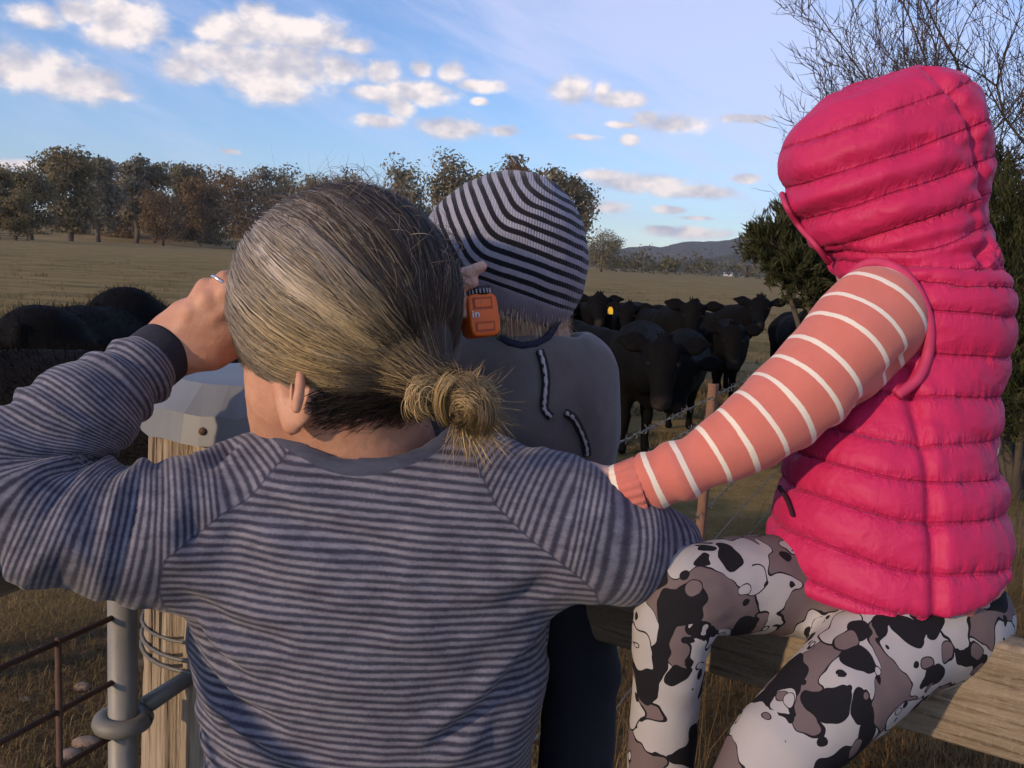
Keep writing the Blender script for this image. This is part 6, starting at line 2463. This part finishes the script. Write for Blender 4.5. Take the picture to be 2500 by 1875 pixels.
# ---- orange device at the boy's ear
def build_device():
    c = P(1170, 772, 0.915)
    root = empty('orange_camera', c, 'small orange plastic camera with a round dial beside the beanie', 'camera')
    ax = (_u * 0.985 + _r * -0.12).normalized()
    sx = (_r * 0.86 + _t * -0.45 + ax * 0.10).normalized()
    sx = (sx - ax * sx.dot(ax)).normalized()
    sz = sx.cross(ax).normalized()
    if sz.dot(_t) < 0:
        sz = -sz
    Rm = Matrix((sx, ax, sz)).transposed()
    M_O = plain('orange_plastic', (0.80, 0.145, 0.012), 0.38, vary=0.12, scale=60)
    M_OD = plain('orange_recess_shade', (0.42, 0.075, 0.012), 0.5)  # darker copy of the case orange, painted as recess shade round the panels
    M_B = plain('black_dial', (0.02, 0.02, 0.022), 0.35)
    M_G = plain('grey_dial_face', (0.33, 0.33, 0.35), 0.4)
    w, h, dpt = 0.034, 0.044, 0.026
    # rounded box by superellipse shells
    vs_, fs = [], []
    n = 40
    lay = [(-1, 0.86), (-0.94, 0.965), (-0.80, 1.0), (0.80, 1.0), (0.94, 0.965), (1, 0.86)]
    for zf, sc in lay:
        for k in range(n):
            a = 2 * PI * k / n
            ca, sa = math.cos(a), math.sin(a)
            e = 0.38
            x = math.copysign(abs(ca) ** e, ca) * w / 2 * sc
            y = math.copysign(abs(sa) ** e, sa) * h / 2 * (1 - (1 - sc) * 0.7)
            vs_.append(c + Rm @ Vector((x, y, zf * dpt / 2)))
    for i in range(len(lay) - 1):
        for k in range(n):
            fs.append((i * n + k, i * n + (k + 1) % n, (i + 1) * n + (k + 1) % n, (i + 1) * n + k))
    fs.append(tuple(range(n))[::-1])
    fs.append(tuple((len(lay) - 1) * n + k for k in range(n)))
    MB().add(vs_, fs).build('case', M_O, root)
    def panel(cx, cy, sx_, sy_, name, mat, dz=0.0007):
        p = c + Rm @ Vector((cx, cy, dpt / 2 + dz / 2))
        m = MB()
        m.box(p, (sx_, sy_, dz), Rm)
        return m.build(name, mat, root, False)
    for cy, hh in ((0.0120, 0.012), (-0.0120, 0.010)):
        pn = panel(-0.001, cy, 0.022, hh, 'recess_shade_panel', M_OD, 0.0006)
        p = c + Rm @ Vector((-0.001, cy, dpt / 2 + 0.0009))
        m = MB()
        m.box(p, (0.018, hh - 0.004, 0.0008), Rm)
        m.build('panel_face', M_O, pn, False)
    # fragment of printed lettering, partly hidden by the hair
    m = MB()
    for (cx, cy, a, b) in ((-0.0135, 0.0004, 0.0016, 0.0050), (-0.0105, 0.0004, 0.0016, 0.0050), (-0.0085, 0.0022, 0.0028, 0.0014), (-0.0070, 0.0, 0.0016, 0.0046), (-0.0135, 0.0040, 0.0016, 0.0012)):
        m.box(c + Rm @ Vector((cx, cy, dpt / 2 + 0.0008)), (a, b, 0.0006), Rm)
    m.build('lettering', plain('silver_print', (0.62, 0.62, 0.64), 0.4), root, False)
    # dial on top
    tc = c + Rm @ Vector((0.002, h / 2 - 0.001, 0.001))
    m = MB()
    m.tube([tc, tc + ax * 0.0085, tc + ax * 0.0094], [0.0125, 0.0122, 0.0112], 24)
    dl = m.build('dial', M_B, root)
    m = MB()
    m.tube([tc + ax * 0.0094, tc + ax * 0.0101], [0.0088, 0.0084], 20)
    m.build('dial_face', M_G, dl)
    m = MB()
    for k in range(20):
        a = 2 * PI * k / 20
        m.box(tc + ax * 0.0035 + (sx * math.cos(a) + sz * math.sin(a)) * 0.0125, (0.0012, 0.0045, 0.0012), Rm)
    m.build('dial_ridges', M_G, dl, False)


build_device()


# ================================================================== CATTLE
def mat_coat(t):
    c = t.new('ShaderNodeTexCoord').outputs['Object']
    n = t.noise(c, 5, 5, 0.65)
    f = t.noise(t.scalevec(c, (1, 1, 0.5)), 70, 4, 0.7)
    a = t.mix(t.maprange(n, 0.35, 0.75), (0.0020, 0.0018, 0.0020), (0.0052, 0.0042, 0.0038))
    m = t.attr('muzzle')
    a = t.mix(t.maprange(m, 0.0, 1.0), a, (0.030, 0.024, 0.022))
    return {'Base Color': a, 'Roughness': 0.8, 'Specular IOR Level': 0.10, 'Normal': t.bump(f, 0.5, 0.012)}


M_COAT = material('black_cattle_coat', mat_coat)
M_FUZZ = material('coat_hair', lambda t: {'Base Color': t.attr('hair_col', 'Vector'), 'Roughness': 0.9, 'Specular IOR Level': 0.05})
M_COWEYE = plain('cattle_eye', (0.012, 0.009, 0.008), 0.6, **{'Specular IOR Level': 0.1})
M_TAG = plain('yellow_tag', (0.85, 0.55, 0.02), 0.45)


def cow(S, heading, scale, poll, hdir, label, h=0.02, group='black cattle gathered at the fence', tagside=None, fuzz=0, tail=True, roll=0.0, hs=None):
    """S: ground point under the shoulders; heading: way the body points; poll: top of the head; hdir: poll to muzzle."""
    S = Vector((S[0], S[1], 0))
    hx = Vector((heading[0], heading[1], 0)).normalized()
    hy = Vector((-hx.y, hx.x, 0))
    s = scale
    L = lambda x, y, z: S + (hx * (x - 0.48) + hy * y) * scale + Vector((0, 0, z * scale))
    Rb = np.array([list(hx), list(hy), [0, 0, 1]]).T
    sq = (hy, 0.86)
    v = Vol(h)
    v.add(Chain([L(-0.62, 0, 0.90), L(-0.2, 0, 0.86), L(0.35, 0, 0.86)], [0.27 * s, 0.325 * s, 0.285 * s], squash=sq), 0.08)
    v.add(Ell(L(0.48, 0, 0.90), (0.23 * s, 0.235 * s, 0.315 * s), Rb), 0.08)
    v.add(Ell(L(-0.70, 0, 0.96), (0.23 * s, 0.24 * s, 0.25 * s), Rb), 0.08)
    v.add(Ell(L(0.68, 0, 0.66), (0.14 * s, 0.13 * s, 0.18 * s), Rb), 0.08)
    for y in (-1, 1):
        v.add(Chain([L(0.48, 0.13 * y, 0.70), L(0.47, 0.14 * y, 0.42), L(0.49, 0.14 * y, 0.38), L(0.47, 0.14 * y, 0.16), L(0.49, 0.14 * y, 0.05)],
                    [0.115 * s, 0.066 * s, 0.062 * s, 0.043 * s, 0.052 * s]), 0.05)
        v.add(Chain([L(-0.72, 0.14 * y, 0.88), L(-0.60, 0.17 * y, 0.64), L(-0.82, 0.16 * y, 0.43), L(-0.80, 0.16 * y, 0.18), L(-0.77, 0.16 * y, 0.05)],
                    [0.19 * s, 0.125 * s, 0.062 * s, 0.045 * s, 0.052 * s]), 0.06)
    p = Vector(poll)
    d = Vector(hdir).normalized()
    side = d.cross(Vector((0, 0, 1))).normalized()           # right of the head as it faces out
    if roll:
        side = Matrix.Rotation(roll, 3, d) @ side
    fr = side.cross(d).normalized()                          # forehead normal
    body_s, s = s, (hs or s)
    A = lambda a, b, c: p + (d * a + side * b + fr * c) * s
    v.add(Chain([L(0.50, 0, 1.02), L(0.55, 0, 0.98).lerp(A(0.06, 0, -0.10), 0.5), A(0.06, 0, -0.10)], [0.24 * s, 0.185 * s, 0.13 * s]), 0.07)
    v.add(Chain([L(0.55, 0, 0.80), L(0.6, 0, 0.75).lerp(A(0.16, 0, -0.12), 0.55), A(0.16, 0, -0.10)], [0.19 * s, 0.13 * s, 0.085 * s]), 0.07)
    v.add(Chain([A(0.05, 0, -0.06), A(0.20, 0, -0.06), A(0.34, 0, -0.055), A(0.43, 0, -0.058)], [0.112 * s, 0.104 * s, 0.074 * s, 0.076 * s]), 0.03)
    v.add(Chain([A(0.06, -0.06, -0.02), A(0.06, 0.06, -0.02)], [0.062 * s, 0.062 * s]), 0.04)
    v.add(Ell(A(-0.02, 0, -0.02), (0.055 * s, 0.055 * s, 0.055 * s)), 0.03)
    v.add(Chain([A(0.22, 0, -0.15), A(0.40, 0, -0.12)], [0.062 * s, 0.045 * s]), 0.03)
    for q in (-1, 1):
        v.add(Ell(A(0.165, 0.088 * q, -0.02), (0.028 * s,) * 3), 0.025)
        v.sub(Ell(A(0.475, 0.040 * q, -0.030), (0.018 * s,) * 3), 0.015)
        # ear: cupped leaf
        e0, e1, e2 = A(0.0, 0.10 * q, -0.06), A(-0.035, 0.215 * q, -0.07), A(-0.05, 0.315 * q, -0.07)
        v.add(Chain([e0, e1, e2], [0.040 * s, 0.086 * s, 0.034 * s], squash=(fr, 0.42)), 0.02)
        v.sub(Ell(A(-0.033, 0.215 * q, -0.028), (0.055 * s, 0.022 * s, 0.030 * s), np.array([list(side), list(fr), list(d)]).T), 0.015)
    if tail:
        v.add(Chain([L(-0.90, 0, 1.10), L(-0.98, 0.01, 0.85), L(-0.97, 0.02, 0.5), L(-0.96, 0.02, 0.36)], [0.035 * s, 0.026 * s, 0.028 * s, 0.045 * s]), 0.02)
    V, F = v.build()
    V = relax(V, F, 2)
    N = vnormals(V, F)
    V = V + N * (0.010 * s * vnoise(V, 5, 3, 2) + 0.004 * vnoise(V, 22, 5, 2))[:, None]
    # tuft of hair on the poll
    mz = np.array(A(0.455, 0, -0.05))
    mzv = sstep(0.085 * s, 0.045 * s, np.linalg.norm(V - mz, axis=1))
    root = empty('cow', S, label, 'cow', group)
    mesh_obj('body', V, F, M_COAT, root, True, {'muzzle': mzv})
    m = MB()
    rg = random.Random(int(abs(p.x) * 1000))
    for k in range(46):
        b = A(-0.055 + rg.uniform(0, 0.03), rg.uniform(-0.05, 0.05), rg.uniform(-0.04, 0.03))
        tp = b - d * rg.uniform(0.015, 0.045) * s + side * rg.uniform(-0.02, 0.02) * s + fr * rg.uniform(-0.02, 0.03) * s
        m.tube([b, tp], [0.009 * s, 0.001], 4, False)
    m.build('poll_tuft', M_COAT, root)
    for q in (-1, 1):
        vv, ff = Vol(0.006 * s).add(Ell(A(0.168, 0.101 * q, -0.008), (0.018 * s,) * 3), 0.001).build()
        mesh_obj('eye', vv, ff, M_COWEYE, root)
    if tagside:
        c = A(0.02, 0.25 * tagside, -0.030)
        dn = Vector((0, 0, -1))
        w = side
        t_ = MB()
        pts = [c - w * 0.016, c - w * 0.034 + dn * 0.035, c - w * 0.034 + dn * 0.095, c + w * 0.034 + dn * 0.095, c + w * 0.034 + dn * 0.035, c + w * 0.016]
        off = Vector((0, -0.004, 0))
        t_.add(pts + [x + off for x in pts], [(0, 1, 2, 3, 4, 5), (11, 10, 9, 8, 7, 6)] + [(i, i + 6, (i + 1) % 6 + 6, (i + 1) % 6) for i in range(6)])
        t_.build('ear_tag', M_TAG, root, False)
    if fuzz:
        rng = np.random.default_rng(17)
        k = np.where(V[:, 2] > 0.72 * s)[0]
        pk_ = rng.choice(k, fuzz)
        r0 = V[pk_] + rng.normal(size=(fuzz, 3)) * 0.006
        dr = N[pk_] * 0.8 + rng.normal(size=(fuzz, 3)) * 0.35 + np.array([0, 0, 0.1])
        t6 = np.linspace(0, 1, 4)
        pth = r0[:, None] + dr[:, None] * (rng.uniform(0.010, 0.034, (fuzz, 1, 1)) * t6[None, :, None])
        cc = np.array([0.009, 0.0065, 0.005]) * np.exp(rng.normal(size=(fuzz, 1, 1)) * 0.4)
        hv, hf, hcx = ribbons(pth, rng.uniform(0.0008, 0.0014, fuzz), np.tile(cc, (1, 4, 1)), np.array(P(200, 900, 30)), 0.2)
        mesh_obj('coat_fuzz', hv, hf, M_FUZZ, root, True, {'hair_col': hcx})['kind'] = 'stuff'
    return root


def to_cam(p, dz=-0.6, yaw=0.0):
    d = Vector((0, 0, CAM_Z)) - Vector(p)
    d.z = 0
    d.normalize()
    d = Matrix.Rotation(yaw, 3, 'Z') @ d
    return Vector((d.x, d.y, dz * 1.6)).normalized()


# right-hand group
q = P(1622, 838, 6.3)
cow((1.02, 7.15), (0.50, -0.86), 0.84, q, to_cam(q, -0.9, 0.05), 'nearest black cow of the right group, head low over the barbed wire', h=0.017, hs=1.0)
q = P(1695, 742, 10.0)
cow((1.90, 10.75), (0.30, -0.95), 0.86, q, to_cam(q, -0.75), 'black cow in the middle of the right group, staring at the camera', hs=1.0)
q = P(1858, 730, 10.8)
cow((2.75, 11.55), (0.80, -0.60), 0.86, q, to_cam(q, -0.5), 'black cow at the right of the group with both ears spread, in the open', hs=1.0)
q = P(1792, 800, 9.6)
cow((2.45, 10.2), (0.25, -0.97), 0.74, q, to_cam(q, -0.8, 0.1), 'smaller black calf in front of the cow with spread ears', hs=1.0)
q = P(1672, 880, 7.6)
cow((1.62, 8.4), (0.1, -1), 0.72, q, to_cam(q, -0.8, -0.15), 'black calf half hidden behind the nearest cow\'s ear', hs=1.0)
q = P(1463, 724, 11.6)
cow((1.10, 12.4), (0.25, -0.97), 0.86, q, to_cam(q, -0.55, 0.1), 'black cow with a pointed poll tuft right of the toddler\'s collar', hs=1.0)
q = P(1536, 746, 11.4)
cow((1.65, 12.3), (0.05, -1), 0.82, q, to_cam(q, -0.7, -0.1), 'black cow with a yellow tag in its ear', tagside=1, hs=0.95)
q = P(1384, 745, 12.2)
cow((0.62, 13.1), (0.15, -1), 0.86, q, to_cam(q, -0.6, 0.2), 'black cow mostly hidden behind the toddler, leftmost of the right group', hs=1.0)
q = P(1992, 742, 10.6)
cow((3.75, 11.35), (-0.05, -1), 0.86, q, to_cam(q, -0.9), 'black cow peering from under the cypress shrub branches', hs=1.0)
# left-hand group
LG = 'black cattle at the left edge'
cow((-1.98, 2.75), (-0.99, 0.12), 0.98, Vector((-2.85, 2.85, 0.95)), (-0.8, -0.1, -0.6), 'closest black cow, only its fuzzy back showing behind the raised arm', h=0.015, group=LG, fuzz=16000)
cow((-2.36, 5.35), (-0.08, 1), 0.965, Vector((-2.45, 6.3, 1.0)), (0.0, 0.9, -0.6), 'black cow turned away, its dark domed rump above the closest cow\'s back', h=0.017, group=LG, fuzz=5000)
cow((-1.66, 6.35), (0.12, 0.99), 0.94, Vector((-1.65, 7.3, 1.1)), (0.1, 0.9, -0.6), 'brownish black cow turned away, its round rump beside the raised hand', h=0.017, group=LG, fuzz=4000)
cow((-2.42, 8.2), (-0.1, 1), 0.90, Vector((-2.5, 9.1, 1.0)), (0.0, 0.9, -0.6), 'smaller cow turned away, left of the brownish rump', group=LG)
